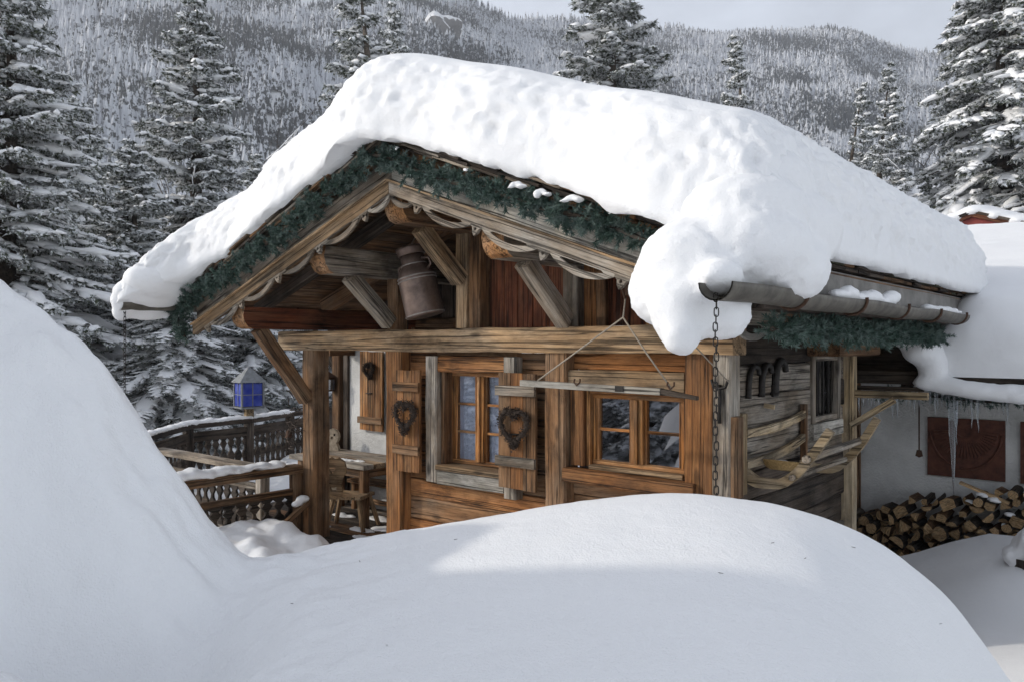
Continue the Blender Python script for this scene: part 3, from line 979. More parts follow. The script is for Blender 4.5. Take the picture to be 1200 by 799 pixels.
# ---- roof: boards along the ridge, shingle courses showing at the verge, ridge board
ROOF = bpy.data.objects.new('roof', None)
link(ROOF, CH, Matrix.Translation((RX, 1.5, 3.5)))
Y0R, Y1R = -0.98, 4.25
for sgn, xe in ((-1, -4.98), (1, 0.62)):
    L = abs(xe - RX) / math.cos(math.atan(SL)); nb = 16
    for i in range(nb):
        xa = RX + (xe - RX) * i / nb; xb = RX + (xe - RX) * (i + 1) / nb
        xm = (xa + xb) / 2
        up = Vector((sgn * SL, 0, 1)).normalized()
        timber('roof_board', (xm, Y0R + .06, roof(xm, 3.545)), (xm, Y1R, roof(xm, 3.545)), L / nb - .004, 0.03, 'wood_brown', ROOF, up=up, seg=2)
    # shingle layers along the front verge, ragged
    for lay in range(3):
        t = 0.0
        while t < 1.0:
            dt = random.uniform(0.05, 0.13)
            t2 = min(1.0, t + dt)
            xa = RX + (xe - RX) * t; xb = RX + (xe - RX) * t2
            off = 3.572 + lay * 0.022 + random.uniform(-.004, .004)
            yf = Y0R - 0.015 * lay + random.uniform(-.02, .02)
            up = Vector((sgn * SL, 0, 1)).normalized()
            pa = Vector((xa, (yf + 0.3) / 2 - .1, roof(xa, off) + 0.012)); pb = Vector((xb, (yf + 0.3) / 2 - .1, roof(xb, off)))
            timber('shingle', pa, pb, abs(yf - 0.1) , 0.018, random.choice(['wood_brown', 'wood_dark', 'wood_dark', 'wood_grey']), ROOF, up=up, seg=1)
            t = t2
# eave side courses (right side, seen from the yard)
for lay in range(3):
    y = -0.9
    while y < 4.2:
        y2 = min(4.2, y + random.uniform(.18, .4))
        xq = 0.60 + 0.02 * lay
        board('shingle', xq - .25, xq + .03 + random.uniform(-.01, .02), y, y2 - .004, roof(0.62, 3.585) + lay * .026, roof(0.62, 3.585) + lay * .026 + .022, random.choice(['moss', 'wood_dark', 'wood_brown']), ROOF, 'y', seg=1)
        y = y2

# fascia and sheathing on the right eave
board('fascia', 0.595, 0.620, -0.80, 4.1, 2.435, 2.58, 'fascia_metal', CH, 'y', seg=6)
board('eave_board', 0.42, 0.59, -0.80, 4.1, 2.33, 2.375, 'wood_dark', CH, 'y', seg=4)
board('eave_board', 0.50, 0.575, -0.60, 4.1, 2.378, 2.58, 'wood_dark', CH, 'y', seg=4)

# ---- bargeboards
YB = -0.86
def slope_board(name, xa, xb, zpk, ht, y0, y1, mat, parent=CH, seg=10):
    """board following the verge: plumb height ht with its top at roof(x, zpk)"""
    d = Vector((xb - xa, 0, roof(xb, zpk) - roof(xa, zpk)))
    M = frame(d, (0, 0, 1), ((xa + xb) / 2, YB, roof((xa + xb) / 2, zpk)))
    m = MB(); vs = []
    for i in range(seg + 1):
        x = xa + (xb - xa) * i / seg
        z = roof(x, zpk)
        j = lambda: random.uniform(-.003, .003)
        vs += [(x, y0 + j(), z - ht + j()), (x, y0 + j(), z + j()), (x, y1, z), (x, y1, z - ht)]
    fs = []
    for i in range(seg):
        for q in range(4):
            r = (q + 1) % 4
            f = (i * 4 + q, i * 4 + r, i * 4 + 4 + r, i * 4 + 4 + q)
            fs.append(f if xb < xa else tuple(reversed(f)))
    fs += [(0, 1, 2, 3), tuple(seg * 4 + q for q in (3, 2, 1, 0))]
    m.add(vs, fs)
    return m.build(name, mat, parent, M)
for sgn, xe in ((-1, -4.86), (1, 0.52)):
    xr = RX + sgn * .002
    slope_board('bargeboard', xr, xe, 3.318, 0.098, YB - .03, YB + .02, 'wood_tan' if sgn < 0 else 'wood_grey')
    slope_board('bargeboard', xr, xe - sgn * .02, 3.50, 0.180, YB, YB + .04, 'wood_silver' if sgn > 0 else 'wood_grey')
    slope_board('verge_batten', xr, xe, 3.322, 0.016, YB - .055, YB - .032, 'wood_tan')

# scroll trim below the bargeboards: crescents and drops, one piece each
def arc_poly(L, sag_o, sag_i, n=14):
    return [(L * i / n, -.010 - sag_o * math.sin(math.pi * i / n) ** .8) for i in range(n + 1)] + [(L, .012), (0, .012)]
def arc_hole(L, sag_o, n=10):
    lo = [(L * (.16 + .68 * i / n), -.014 - (sag_o - .044) * math.sin(math.pi * i / n) ** .8) for i in range(n + 1)]
    return lo + [(L * (.80 - .60 * i / 3), -.004) for i in range(4)]
def crescent(L, sag, sgn):
    o_, h_ = arc_poly(L, sag, 0), arc_hole(L, sag)
    if sgn < 0:
        o_ = [(-p[0], p[1]) for p in reversed(o_)]; h_ = [(-p[0], p[1]) for p in reversed(h_)]
    return o_, [h_]
ring_o = [(0.034 * math.cos(a) * 1.0, 0.034 * math.sin(a)) for a in np.linspace(0, 2 * np.pi, 12, endpoint=False)]
drop = [(-.055, .012), (-.050, -.012), (-.030, -.022), (-.020, -.050), (0, -.072), (.020, -.050), (.030, -.022), (.050, -.012), (.055, .012)]
hole = [(0.011 * math.cos(a), -.026 + 0.011 * math.sin(a)) for a in np.linspace(0, 2 * np.pi, 8, endpoint=False)]
ca = math.atan(SL)
mesh_arc = {}; mesh_drop = {}
for sgn in (-1, 1):
    L = 0.55 / math.cos(ca) - 0.10
    mesh_arc[sgn] = MB().prism(*crescent(L, .072, sgn), 0.022, Matrix.Identity(4)).mesh('trim_crescent', 'wood_grey')
    mesh_drop[sgn] = MB().prism(drop, [hole], 0.026, Matrix.Identity(4)).mesh('trim_drop', 'wood_grey')
def place_mesh(name, me, x, parent=CH, sgn=1, y=YB - .012):
    z = roof(x, 3.219)
    R = Matrix.Rotation(math.radians(90), 4, 'X')                       # XY outline -> XZ plane
    T = Matrix.Translation((x, y, z)) @ Matrix.Rotation(sgn * ca, 4, 'Y') @ R
    return link(bpy.data.objects.new(name, me), parent, T)
for sgn, xe in ((-1, -4.75), (1, 0.50)):
    k = 0
    while True:
        xd = RX + sgn * (0.29 + 0.55 * k)
        if (xd - xe) * sgn > -0.05: break
        place_mesh('trim_drop', mesh_drop[sgn], xd, sgn=sgn)
        if (xd + sgn * .5 - xe) * sgn < 0.12:
            place_mesh('trim_crescent', mesh_arc[sgn], xd + sgn * 0.05 * math.cos(ca), sgn=sgn)
        k += 1
    me = MB().prism(*crescent(.26, .058, sgn), 0.022, Matrix.Identity(4)).mesh('trim_crescent', 'wood_grey')
    place_mesh('trim_crescent', me, RX + sgn * .002, sgn=sgn)

# carved end pieces under the right eave, facing the yard
Me = Matrix.Translation((0.30, -0.52, 2.262)) @ Matrix.Rotation(math.radians(90), 4, 'Z') @ Matrix.Rotation(math.radians(90), 4, 'X')
MB().prism(*crescent(.50, .085, 1), .022, Me).build('trim_crescent', 'wood_silver', CH, Me)
timber('eave_trim', (.30, -.56, 2.305), (.30, .10, 2.30), .04, .085, 'wood_grey', CH, seg=3)

# ---- gutters (half round) with straps
def gutter(x, y0, y1, z, r, parent=CH):
    G = MB(); n = 10; N = 14; vs = []
    for i in range(N + 1):
        y = y0 + (y1 - y0) * i / N
        zz_ = z + 0.006 * math.sin(i * 1.3)
        for k in range(n + 1):
            a = math.pi + math.pi * k / n
            vs.append((x + r * math.cos(a), y, zz_ + r * math.sin(a)))
        for k in range(n + 1):
            a = 2 * math.pi - math.pi * k / n
            vs.append((x + (r - .007) * math.cos(a), y, zz_ + (r - .007) * math.sin(a) + .001))
    m = 2 * (n + 1)
    fs = []
    for i in range(N):
        for k in range(m):
            fs.append((i * m + k, i * m + (k + 1) % m, (i + 1) * m + (k + 1) % m, (i + 1) * m + k))
    G.add(vs, fs, 0, True)
    g_ = G.build('gutter', 'gutter_metal', parent, frame((0, 1, 0), (0, 0, 1), (x, (y0 + y1) / 2, z)))
    y = y0 + 0.85
    while y < y1:
        pts = [(x + (r + .006) * math.cos(a), y, z + (r + .006) * math.sin(a)) for a in np.linspace(math.pi * .95, 2.05 * math.pi, 12)]
        MB().tube(pts, .010, 6).build('gutter_strap', 'rust', g_)
        y += 0.95
    return g_
GUT = gutter(0.72, -1.62, 3.2, 2.405, 0.078)
GUTL = gutter(-4.98, -1.50, 3.4, 2.515, 0.070)

# ---- right side wall: squared logs, window, boards
def side_course(y0, y1, z0, z1):
    z = z0
    while z < z1 - .01:
        h = random.uniform(.18, .25)
        if z + h > z1 - .08: h = z1 - z
        xo = random.uniform(-.012, .012)
        board('wall_log', -0.06 + xo, 0.03 + xo, y0, y1, z + .003, z + h - .003, 'wood_grey' if random.random() < .6 else 'wood_dark', CH, 'y', seg=5, jit=.05, cham=.1)
        z += h
side_course(0.105, 2.22, 0.1, 1.42)
side_course(0.105, 1.42, 1.42, 2.28)
side_course(2.08, 2.22, 1.42, 2.28)
board('wall_log', -0.06, 0.03, 1.42, 2.08, 2.08, 2.28, 'wood_grey', CH, 'y')
SW = bpy.data.objects.new('window', None)
link(SW, CH, Matrix.Translation((0.0, 1.75, 1.54)))
board('frame', 0.0, 0.06, 1.425, 1.495, 1.545, 2.075, 'wood_grey', SW, 'z')
board('frame', 0.0, 0.06, 2.005, 2.075, 1.545, 2.075, 'wood_grey', SW, 'z')
board('frame', 0.0, 0.055, 1.498, 2.002, 2.02, 2.075, 'wood_grey', SW, 'y')
board('frame', 0.0, 0.055, 1.498, 2.002, 1.545, 1.59, 'wood_grey', SW, 'y')
for yb in (1.62, 1.75, 1.88):
    board('bar', 0.012, 0.03, yb - .009, yb + .009, 1.592, 2.018, 'iron', SW, 'z', seg=1)
MB().add([(-.02, 1.49, 1.58), (-.02, 2.01, 1.58), (-.02, 2.01, 2.03), (-.02, 1.49, 2.03)], [(0, 1, 2, 3)]).build('pane', 'glass', SW)
board('window_apron', 0.005, 0.075, 1.40, 2.09, 1.42, 1.54, 'wood_silver', CH, 'y')
m = MB(); m.box(-.5, -.13, 1.3, 2.2, 1.4, 2.2); m.build('dark_room_box', 'dark_inside', CH)  # near-black box, room darkness painted behind the side window
board('door_post', 0.0, 0.11, 2.235, 2.335, 0.05, 2.30, 'wood_pale', CH, 'z', seg=5)
board('door_post', -0.10, 0.0, 2.36, 2.56, 0.05, 2.30, 'wood_brown', CH, 'z')
board('eave_beam', 0.06, 0.30, 1.30, 2.30, 2.06, 2.20, 'wood_brown', CH, 'y')
# back of the chalet, closed with dark boards
for i in range(8):
    z = 0.1 + i * 0.27
    board('back_plank', -2.9, -0.10, 2.57, 2.62, z, z + .266, 'wood_dark', CH, 'x', seg=2)
# ================================================================== snow on the roofs
ZS = 3.645      # roof surface at the ridge under the snow
def build_blanket():
    xl, xr = -5.10, 0.77
    rx = 0.36
    nx, ny = 300, 210
    # parameters denser at the rims
    def par(n, length, r):
        a = np.linspace(0, np.pi / 2, n // 6)
        e = r * (1 - np.cos(a))
        mid = np.linspace(r, length - r, n - 2 * len(e) + 2)[1:-1]
        return np.concatenate([e, mid, length - e[::-1]])
    ex = par(nx, xr - xl, rx)
    ry = 0.50
    ly = 4.35 + 1.06
    ey = par(ny, ly, ry)
    X, EY = np.meshgrid(xl + ex, ey, indexing='ij')
    yfront = -1.10 - 0.40 * sstep(-4.45, -4.95, X) - 0.05 * np.sin(X * 2.1) - 0.04 * np.sin(X * 5.3 + 1) - .10 * sstep(-1.0, .2, X)
    Y = yfront + EY * (4.35 - yfront) / ly
    el = X - xl; er = xr - X
    def edge(e, r, p=2.0):
        q = np.clip(e / r, 0, 1)
        return np.clip(1 - (1 - q) ** p, 0, 1) ** (1 / p)
    tx = edge(el, 0.48) * edge(er, rx, 2.8)
    tfront = edge(EY, ry, 2.3) ; tback = edge(ly - EY, 0.4, 2.6)
    T = 0.60 + 0.05 * np.exp(-((X - RX) / .5) ** 2) - 0.03 * sstep(-1.6, 0.3, X) - 0.20 * sstep(-4.3, -5.0, X)
    P0 = np.stack([X.ravel(), Y.ravel(), 0 * X.ravel()], 1)
    T = T * (1 + 0.05 * vnoise(P0, 0.7, 51, 2).reshape(X.shape))
    rz = ZS - SL * (np.sqrt((X - RX) ** 2 + 0.10 ** 2) - 0.02)
    # softened ridge
    rz_soft = ZS - SL * (np.sqrt((X - RX) ** 2 + 0.42 ** 2) - 0.30)
    sag = 0.03 * sstep(0.35, 0.77, X) - .04 * sstep(-4.6, -5.1, X)
    k = tx * tfront * tback
    Z = rz + (rz_soft - rz) * k + T * k + sag - 0.015 - 0.18 * np.maximum(0, -1.06 - Y)
    V = np.stack([X.ravel(), Y.ravel(), Z.ravel()], 1)
    # inset skirt: curl the rim back underneath
    F = grid_faces(nx, ny)
    N = vert_normals(V, F)
    steep = np.clip(1 - np.abs(N[:, 2]), 0, 1)
    front = np.clip(-N[:, 1], 0, 1) ; side = np.clip(N[:, 0], 0, 1)
    # wind- and gravity-shaped lumps, slanted along the verge
    Q = V.copy(); Q[:, 0] = V[:, 0] + 0.75 * V[:, 2]
    lump = vnoise(Q * np.array([1.0, 1, 1.9]), 3.5, 52, 3, 0.6) * 0.18 - np.abs(vnoise(Q * np.array([1.0, 1, 2.0]), 7.5, 53, 2, .5)) * 0.8 - np.abs(vnoise(Q * np.array([1.0, 1, 1.6]), 15, 58, 2, .5)) * 0.35 + .35
    strk = vnoise(V * np.array([1, 1.0, 0.45]), 16, 54, 3, .6)
    kf = sstep(0.25, 0.8, front)
    d = lump * 0.046 * kf + (strk * .5 - np.abs(vnoise(V * np.array([1, 1.0, 1.6]), 9, 59, 2, .5))) * 0.042 * sstep(.3, .8, side) + 0.006 * vnoise(V, 2.0, 55, 3)
    d = d * np.clip(k.ravel() * 3, 0.35, 1)
    V = V + N * d[:, None]
    # ragged lower rim
    rim = (k.ravel() < 0.02)
    V[rim, 2] += 0.03 * vnoise(V[rim], 6.0, 56, 3) - .01
    V[rim, 1] += 0.03 * vnoise(V[rim], 5.0, 57, 3)
    # underside ring
    def rimloop():
        a = [i * ny for i in range(nx)]
        b = [(nx - 1) * ny + j for j in range(1, ny)]
        c_ = [i * ny + ny - 1 for i in range(nx - 2, -1, -1)]
        d_ = [j for j in range(ny - 2, 0, -1)]
        return np.array(a + b + c_ + d_)
    L = rimloop()
    cen = np.array([RX, 1.6])
    U = V[L].copy()
    U[:, 0] = np.clip(U[:, 0], xl + .3, xr - .22); U[:, 1] = np.clip(U[:, 1], -0.80, 4.1)
    U[:, 2] = ZS - SL * np.abs(U[:, 0] - RX) - 0.03
    o0 = len(V); n = len(L)
    i = np.arange(n)
    F2 = np.stack([L[i], o0 + i, o0 + (i + 1) % n, L[(i + 1) % n]], 1)
    return np.concatenate([V, U]), np.concatenate([F, F2])
V, F = build_blanket()
o = link(bpy.data.objects.new('roof_snow', np_mesh('roof_snow', V, F, 'snow', smooth=True)))
tag(o, 'thick rounded blanket of snow covering the whole chalet roof', 'snow')

def lumps(amp, sc, seed):
    return lambda V, N: -amp * np.abs(vnoise(V * np.array([1, 1, 1.5]), sc, seed, 3, .55))
def DD(x, y, d):     # world point seen at a given place in the survey photograph, d metres deep
    a = (x - 600) / 935; b = (403 - y) / 935
    p = np.array([CAM.x, CAM.y]) + d * (RGT * a + FWD)
    return Vector((p[0], p[1], CAM.z + b * d))
# the overhanging clump that slid onto the end of the right gutter
blob_snow('snow_clump', [
    (Vector((0.60, -1.05, 2.60)), (.30, .34, .24)),
    (Vector((0.42, -1.30, 2.52)), (.24, .22, .22)),
    (Vector((0.30, -1.33, 2.40)), (.16, .16, .18)),
    (Vector((0.46, -1.42, 2.32)), (.15, .16, .20)),
    (Vector((0.50, -1.50, 2.20)), (.085, .09, .11)),
    (Vector((0.58, -1.25, 2.32)), (.13, .18, .16)),
    (Vector((0.55, -0.95, 2.78)), (.30, .36, .22)),
    (Vector((0.50, -0.72, 2.95)), (.30, .42, .22)),
    (Vector((0.76, -0.82, 2.52)), (.15, .26, .17)),
    (Vector((0.66, -1.45, 2.44)), (.10, .14, .09)),
    (Vector((0.74, -0.62, 2.72)), (.16, .30, .20))], 0.022,
    'bulging snow clump hanging over the front end of the right gutter', 'snow clump', 12, 0.012, 5.0, extra=lumps(.014, 13, 61), seed=62)
blob_snow('snow_clump', [
    (Vector((-4.98, -1.20, 2.62)), (.18, .36, .15)),
    (Vector((-4.86, -1.20, 2.72)), (.22, .32, .17)),
    (Vector((-4.90, -1.05, 2.70)), (.22, .34, .16)),
    (Vector((-5.03, -1.42, 2.53)), (.11, .14, .12)),
    (Vector((-5.08, -1.45, 2.44)), (.06, .08, .10)),
    (Vector((-5.04, -1.25, 2.44)), (.06, .26, .08))], 0.022,
    'smooth lip of snow hanging over the left gutter end', 'snow clump', 6, 0.012, 5.0, seed=63)
# snow lying in the right gutter
blob_snow('snow_heap', [(Vector((0.72, -0.05 + i * .16, 2.425 + .012 * math.sin(i * 2.2))), (.055, .13, .035 + .02 * abs(math.sin(i * 1.9)))) for i in range(7)] + [(Vector((.72, 1.02, 2.46)), (.055, .12, .05))], 0.018,
    'thin strip of old snow lying along the right gutter', 'snow', 3, 0.008, 14, seed=64)
blob_snow('snow_heap', [(Vector((0.72, 2.0 + i * .13, 2.42)), (.05, .10, .03 + .012 * math.sin(i * 3))) for i in range(9)], 0.018,
    'patchy snow near the far end of the right gutter', 'snow', 3, 0.010, 14, seed=65)

# ================================================================== the annex behind, with white wall, and its snow roof
AY = 4.20
AN = thing('annex', (1.6, 5.0, 0.0), 'low white plastered annex with dark eaves behind the chalet', 'annex')
MB().box(-0.55, 4.2, AY, AY + 0.25, -0.1, 1.95).build('plaster_wall', 'stucco', AN)
board('corner_board', -0.62, -0.40, AY - .04, AY - .003, -0.05, 1.9, 'wood_brown', AN, 'z')
# eave: dark boards rising to the back
for i in range(22):
    y = 3.30 + i * .19
    z = 1.80 + (y - 3.3) * .285
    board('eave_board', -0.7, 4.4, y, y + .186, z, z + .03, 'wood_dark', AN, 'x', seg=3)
board('eave_fascia', -0.7, 4.4, 3.27, 3.298, 1.78, 1.90, 'wood_dark', AN, 'x', seg=6)
board('gap_panel', -0.72, 0.60, 3.62, 3.66, 1.80, 2.42, 'wood_dark', AN, 'x', seg=3)  # dark panel added to block the bright gap under the eave
board('gutter_board', -0.72, 0.42, 3.20, 3.262, 1.72, 1.76, 'wood_dark', AN, 'x', seg=4)
for xq in (-0.45, 0.25, 0.95, 1.65):
    timber('rafter', (xq, 3.32, 1.765), (xq, 5.2, 2.30), .08, .09, 'wood_dark', AN)
def annex_snow():
    xs = np.concatenate([.36 + .4 * (1 - np.cos(np.linspace(0, np.pi / 2, 14))), np.linspace(.76, 4.6, 90)[1:]]); n2 = 120
    a = np.linspace(0, np.pi / 2, 26); r = 0.55
    e = np.concatenate([r * (1 - np.cos(a)), np.linspace(r, 6.2, n2)[1:]])
    X, E = np.meshgrid(xs, e, indexing='ij')
    yf = 3.22 + 0.03 * np.sin(X * 3.1)
    Y = yf + E
    X = X - 1.9 * sstep(.5, 1.8, E) * np.clip(1 - (X - .36) / 4.24, 0, 1)
    q = np.clip(E / r, 0, 1); k = np.sqrt(1 - (1 - q) ** 2)
    base = 1.86 + 0.295 * E - .012 * np.maximum(E - 2.2, 0) ** 2
    P0 = np.stack([X.ravel(), Y.ravel(), 0 * X.ravel()], 1)
    kx = np.sqrt(1 - (1 - np.clip((xs[:, None] + 0 * E - .36) / .4, 0, 1)) ** 2); k = k * (kx + (1 - kx) * sstep(1.5, 2.5, E))
    T = 0.55 * (1 + .12 * vnoise(P0, .5, 71, 2).reshape(X.shape))
    Z = base + T * k
    V = np.stack([X.ravel(), Y.ravel(), Z.ravel()], 1); F = grid_faces(len(xs), len(e))
    N = vert_normals(V, F)
    Q = V * np.array([.7, 1, 1.3])
    V = V + N * (0.022 * vnoise(Q, 4.5, 72, 4) * np.clip(-N[:, 1] * 2, .2, 1))[:, None]
    return V, F
V, F = annex_snow()
o = link(bpy.data.objects.new('roof_snow', np_mesh('roof_snow', V, F, 'snow', smooth=True)))
tag(o, 'deep snow sloping up over the roof of the white annex', 'snow')
blob_snow('snow_clump', [(Vector((.46 + .14 * i, 3.20, 1.80 - .09 * math.sin(min(i, 9) / 9 * 2.6))), (.13, .10, .075)) for i in range(13)] + [(Vector((.53 + .14 * i, 3.22, 1.82 - .09 * math.sin(min(i + .5, 9) / 9 * 2.6))), (.14, .11, .085)) for i in range(13)] + [(Vector((.50, 3.24, 1.95)), (.12, .14, .2)), (Vector((.42, 3.2, 2.1)), (.16, .25, .14)), (Vector((.30, 3.15, 2.22)), (.16, .22, .10))], 0.024,
    'curled lip of snow sagging below the annex eave', 'snow clump', 16, .016, 4, seed=73)

# red gable peeping out beyond the annex roof
RH = thing('red_house', (-0.6, 16.0, -1.0), 'red wooden gable of a neighbouring house peeping between the snowy roofs', 'house')
hx0, hx1, hy0 = -2.92, 0.18, 15.6
m = MB(); m.box(hx0 + .2, hx1 - .2, hy0 + .3, hy0 + 4, -1.2, 4.50); m.build('wall', 'red_paint', RH)
xm_ = (hx0 + hx1) / 2
m = MB(); m.prism([(hx0 + .2, 4.50), (hx1 - .2, 4.50), (xm_, 5.03)], [], 4.0, Matrix(((1, 0, 0, 0), (0, 0, 1, hy0 + 2.2), (0, 1, 0, 0), (0, 0, 0, 1)))); m.build('gable', 'red_paint', RH)
for s_g in (-1, 1):
    xe_ = xm_ + s_g * 1.55
    timber('bargeboard', (xm_, hy0 + .15, 5.06), (xe_, hy0 + .15, 4.49), .06, .10, 'wood_red', RH)
    timber('roof_slab', (xm_ + s_g * .01, hy0 + 2.2, 5.12), (xe_ + s_g * .1, hy0 + 2.2, 4.55), 4.2, .06, 'wood_dark', RH, up=(s_g * .36, 0, 1))
blob_snow('roof_snow', [(Vector((xm_ + (i - 5) * .42, hy0 + 2.2, 5.14 - .150 * abs(i - 5))), (.55, 2.25, .29)) for i in range(11)], 0.09,
    'round white snow cap on the red gabled house', 'snow', 8, .03, 1.2, seed=74)
# ================================================================== garlands
def garland(name, path, rad, label, per_m=11000, snow_spots=(), seed=1, mat='needles_garland'):
    g_ = np.random.default_rng(seed)
    P = np.array([tuple(p) for p in path]); seg = np.linalg.norm(np.diff(P, axis=0), axis=1); cum = np.concatenate([[0], np.cumsum(seg)]); L = cum[-1]
    def at(s):
        return np.stack([np.interp(s, cum, P[:, i]) for i in range(3)], 1)
    # twigs: short sprigs leaving the core, each feathered with needles
    ns = int(L * 150)
    s0 = g_.uniform(0, L, ns); c0 = at(s0)
    tan = at(np.clip(s0 + .03, 0, L)) - at(np.clip(s0 - .03, 0, L)); tan /= np.linalg.norm(tan, axis=1, keepdims=True) + 1e-9
    rd = g_.normal(size=(ns, 3)); rd -= tan * (rd * tan).sum(1, keepdims=True); rd /= np.linalg.norm(rd, axis=1, keepdims=True)
    dirs = rd * 0.9 + tan * g_.uniform(-.3, 1.0, (ns, 1)) + np.array([0, 0, -.12]); dirs /= np.linalg.norm(dirs, axis=1, keepdims=True)
    ln = rad * g_.uniform(.5, 1.05, ns) * (.92 + .28 * np.sin(s0 * 17) * np.sin(s0 * 7.3))
    kk = max(14, int(per_m / 150))
    t = g_.uniform(.0, 1, (ns, kk)); base = c0[:, None] + dirs[:, None] * (ln[:, None] * t)[..., None]
    nd = g_.normal(size=(ns, kk, 3)); nd = nd / np.linalg.norm(nd, axis=2, keepdims=True) + dirs[:, None] * .9; nd /= np.linalg.norm(nd, axis=2, keepdims=True)
    nl = rad * g_.uniform(.20, .36, (ns, kk))
    sd = np.cross(nd, g_.normal(size=(ns, kk, 3))); sd /= np.linalg.norm(sd, axis=2, keepdims=True) + 1e-9
    wv = rad * .035
    A = base - sd * wv; B = base + sd * wv; C = base + nd * nl[..., None]
    V = np.stack([A, B, C], 2).reshape(-1, 3); F = np.arange(len(V)).reshape(-1, 3)
    # dark core so that the wall does not shine through
    T = thing(name, tuple(P[len(P) // 2]), label, 'garland')
    MB().tube([tuple(p) for p in P], rad * .12, 6).build('core', 'bark', T)
    link(bpy.data.objects.new('needles', np_mesh('needles', V, F, mat)), T)
    for (s, sz) in snow_spots:
        p = at(np.array([s]))[0]
        blob_snow('snow_patch', [(Vector(p) + Vector((random.uniform(-.03, .03), -.35 * rad, .75 * rad)), (sz, sz * .9, sz * .32)), (Vector(p) + Vector((sz, -.5 * rad, .60 * rad)), (sz * .8, sz * .7, sz * .25)), (Vector(p) + Vector((-sz * .8, -.6 * rad, .6 * rad)), (sz * .5, sz * .5, sz * .2))], 0.012, None, None, 2, .012, 20, parent=T)
    return T
gp = []
for x in np.linspace(-5.02, 0.42, 60):
    zz_ = roof(x, 3.44) - .012 * math.sin(x * 7) - .015 * math.sin(x * 3.1)
    gp.append((x, -0.99 - .012 * math.sin(x * 5), zz_ + 0.03))
gp = [(-4.93, -.93, 2.22), (-4.99, -.94, 2.30), (-5.03, -.95, 2.40)] + gp
garland('garland', gp, 0.128, 'dark green fir garland running along both bargeboards of the gable', snow_spots=[(4.75, .045), (4.95, .04), (5.15, .05), (5.45, .03), (4.3, .025), (3.6, .02)], seed=3)
garland('garland', [(0.56, y, 2.235 + .012 * math.sin(y * 4)) for y in np.linspace(-0.62, 3.15, 40)], 0.125, 'dark green fir garland hanging under the right eave gutter', seed=4)
garland('garland', [(x, 3.36, 1.665 + .02 * math.sin(x * 5)) for x in np.linspace(0.0, 3.0, 30)], 0.10, 'dark green fir garland hanging under the annex eave above the woodpile', per_m=3500, seed=5)

# ================================================================== milk can
MC = thing('milk_can', (-2.54, -0.13, 2.38), 'old dented brown metal milk can hanging tilted under the porch gable', 'milk can')
Mt = Matrix.Translation((-2.54, -0.13, 2.375)) @ Matrix.Rotation(math.radians(-12), 4, 'Y') @ Matrix.Rotation(math.radians(6), 4, 'X') @ Matrix.Diagonal((.88, .88, .86, 1))
MB().lathe([(.150, 0), (.178, .006), (.180, .03), (.180, .36), (.176, .40), (.150, .455), (.118, .50), (.112, .53), (.112, .60)], 28, M=Mt).build('body', 'milk_can', MC, Mt)
for z, r in ((.02, .183), (.355, .184), (.385, .182), (.505, .120)):
    MB().lathe([(r - .004, z - .007), (r + .003, z - .004), (r + .003, z + .004), (r - .004, z + .007)], 28, M=Mt, caps=False).build('band', 'can_band', MC, Mt)
MB().lathe([(.126, .598), (.132, .604), (.134, .64), (.140, .648), (.140, .672), (.120, .680)], 28, M=Mt).build('lid', 'milk_can', MC, Mt)
for sg in (-1, 1):
    MB().tube([Mt @ Vector((sg * .165, 0, .43)), Mt @ Vector((sg * .215, 0, .46)), Mt @ Vector((sg * .21, 0, .52)), Mt @ Vector((sg * .118, 0, .545))], .011, 6).build('handle', 'milk_can', MC)
MB().tube([Mt @ Vector((0, 0, .68)), (-2.66, -.12, 3.05), (-2.66, -.12, 3.28)], .006, 5).build('cord', 'cord', MC)

# ================================================================== heart wreaths
def heart(t, w, h):
    x = 16 * math.sin(t) ** 3 / 16.0
    y = (13 * math.cos(t) - 3.6 * math.cos(2 * t) - 1.6 * math.cos(3 * t) - .6 * math.cos(4 * t)) / 14.5
    return x * w / 2, y * h / 2
def wreath(center, w, h, label, seed, yaw=0.0, tilt=0.0, thick=.036):
    g_ = random.Random(seed)
    T = thing('heart_wreath', center, label, 'wreath', 'heart wreaths on the shutters')
    c = Vector(center); R = Matrix.Rotation(yaw, 3, 'Z') @ Matrix.Rotation(tilt, 3, 'Y')
    pts = []
    for i in range(40):
        x, z = heart(2 * math.pi * i / 40, w * .86, h * .86)
        pts.append(c + R @ Vector((x, 0, z)))
    MB().tube(pts, thick * .45, 6, closed=True).build('ring', 'twig', T)
    m = MB()
    for i in range(2300):
        p = pts[g_.randrange(40)] + Vector([g_.gauss(0, thick * .40) for _ in range(3)])
        s = g_.uniform(.006, .011)
        q = [p + Vector([g_.gauss(0, 1) for _ in range(3)]).normalized() * s for _ in range(4)]
        m.add(q, [(0, 1, 2), (0, 3, 1), (1, 3, 2), (0, 2, 3)])
    m.build('cones', 'twig', T)
    MB().tube([pts[0] + Vector((0, 0, .0)), pts[0] + Vector((0, .02, .07))], .003, 5).build('hook', 'iron', T)
    return T
wreath((-2.79, -0.135, 1.555), .26, .30, 'heart shaped twig wreath on the left shutter of the tall window', 1, tilt=.06)
wreath((-1.60, -0.135, 1.545), .30, .33, 'heart shaped twig wreath on the grey right shutter of the tall window', 2)
wreath((-4.80, WY - .085, 1.86), .17, .20, 'small dark heart wreath on the honey shutter of the white porch wall', 3, tilt=-.15, thick=.025)

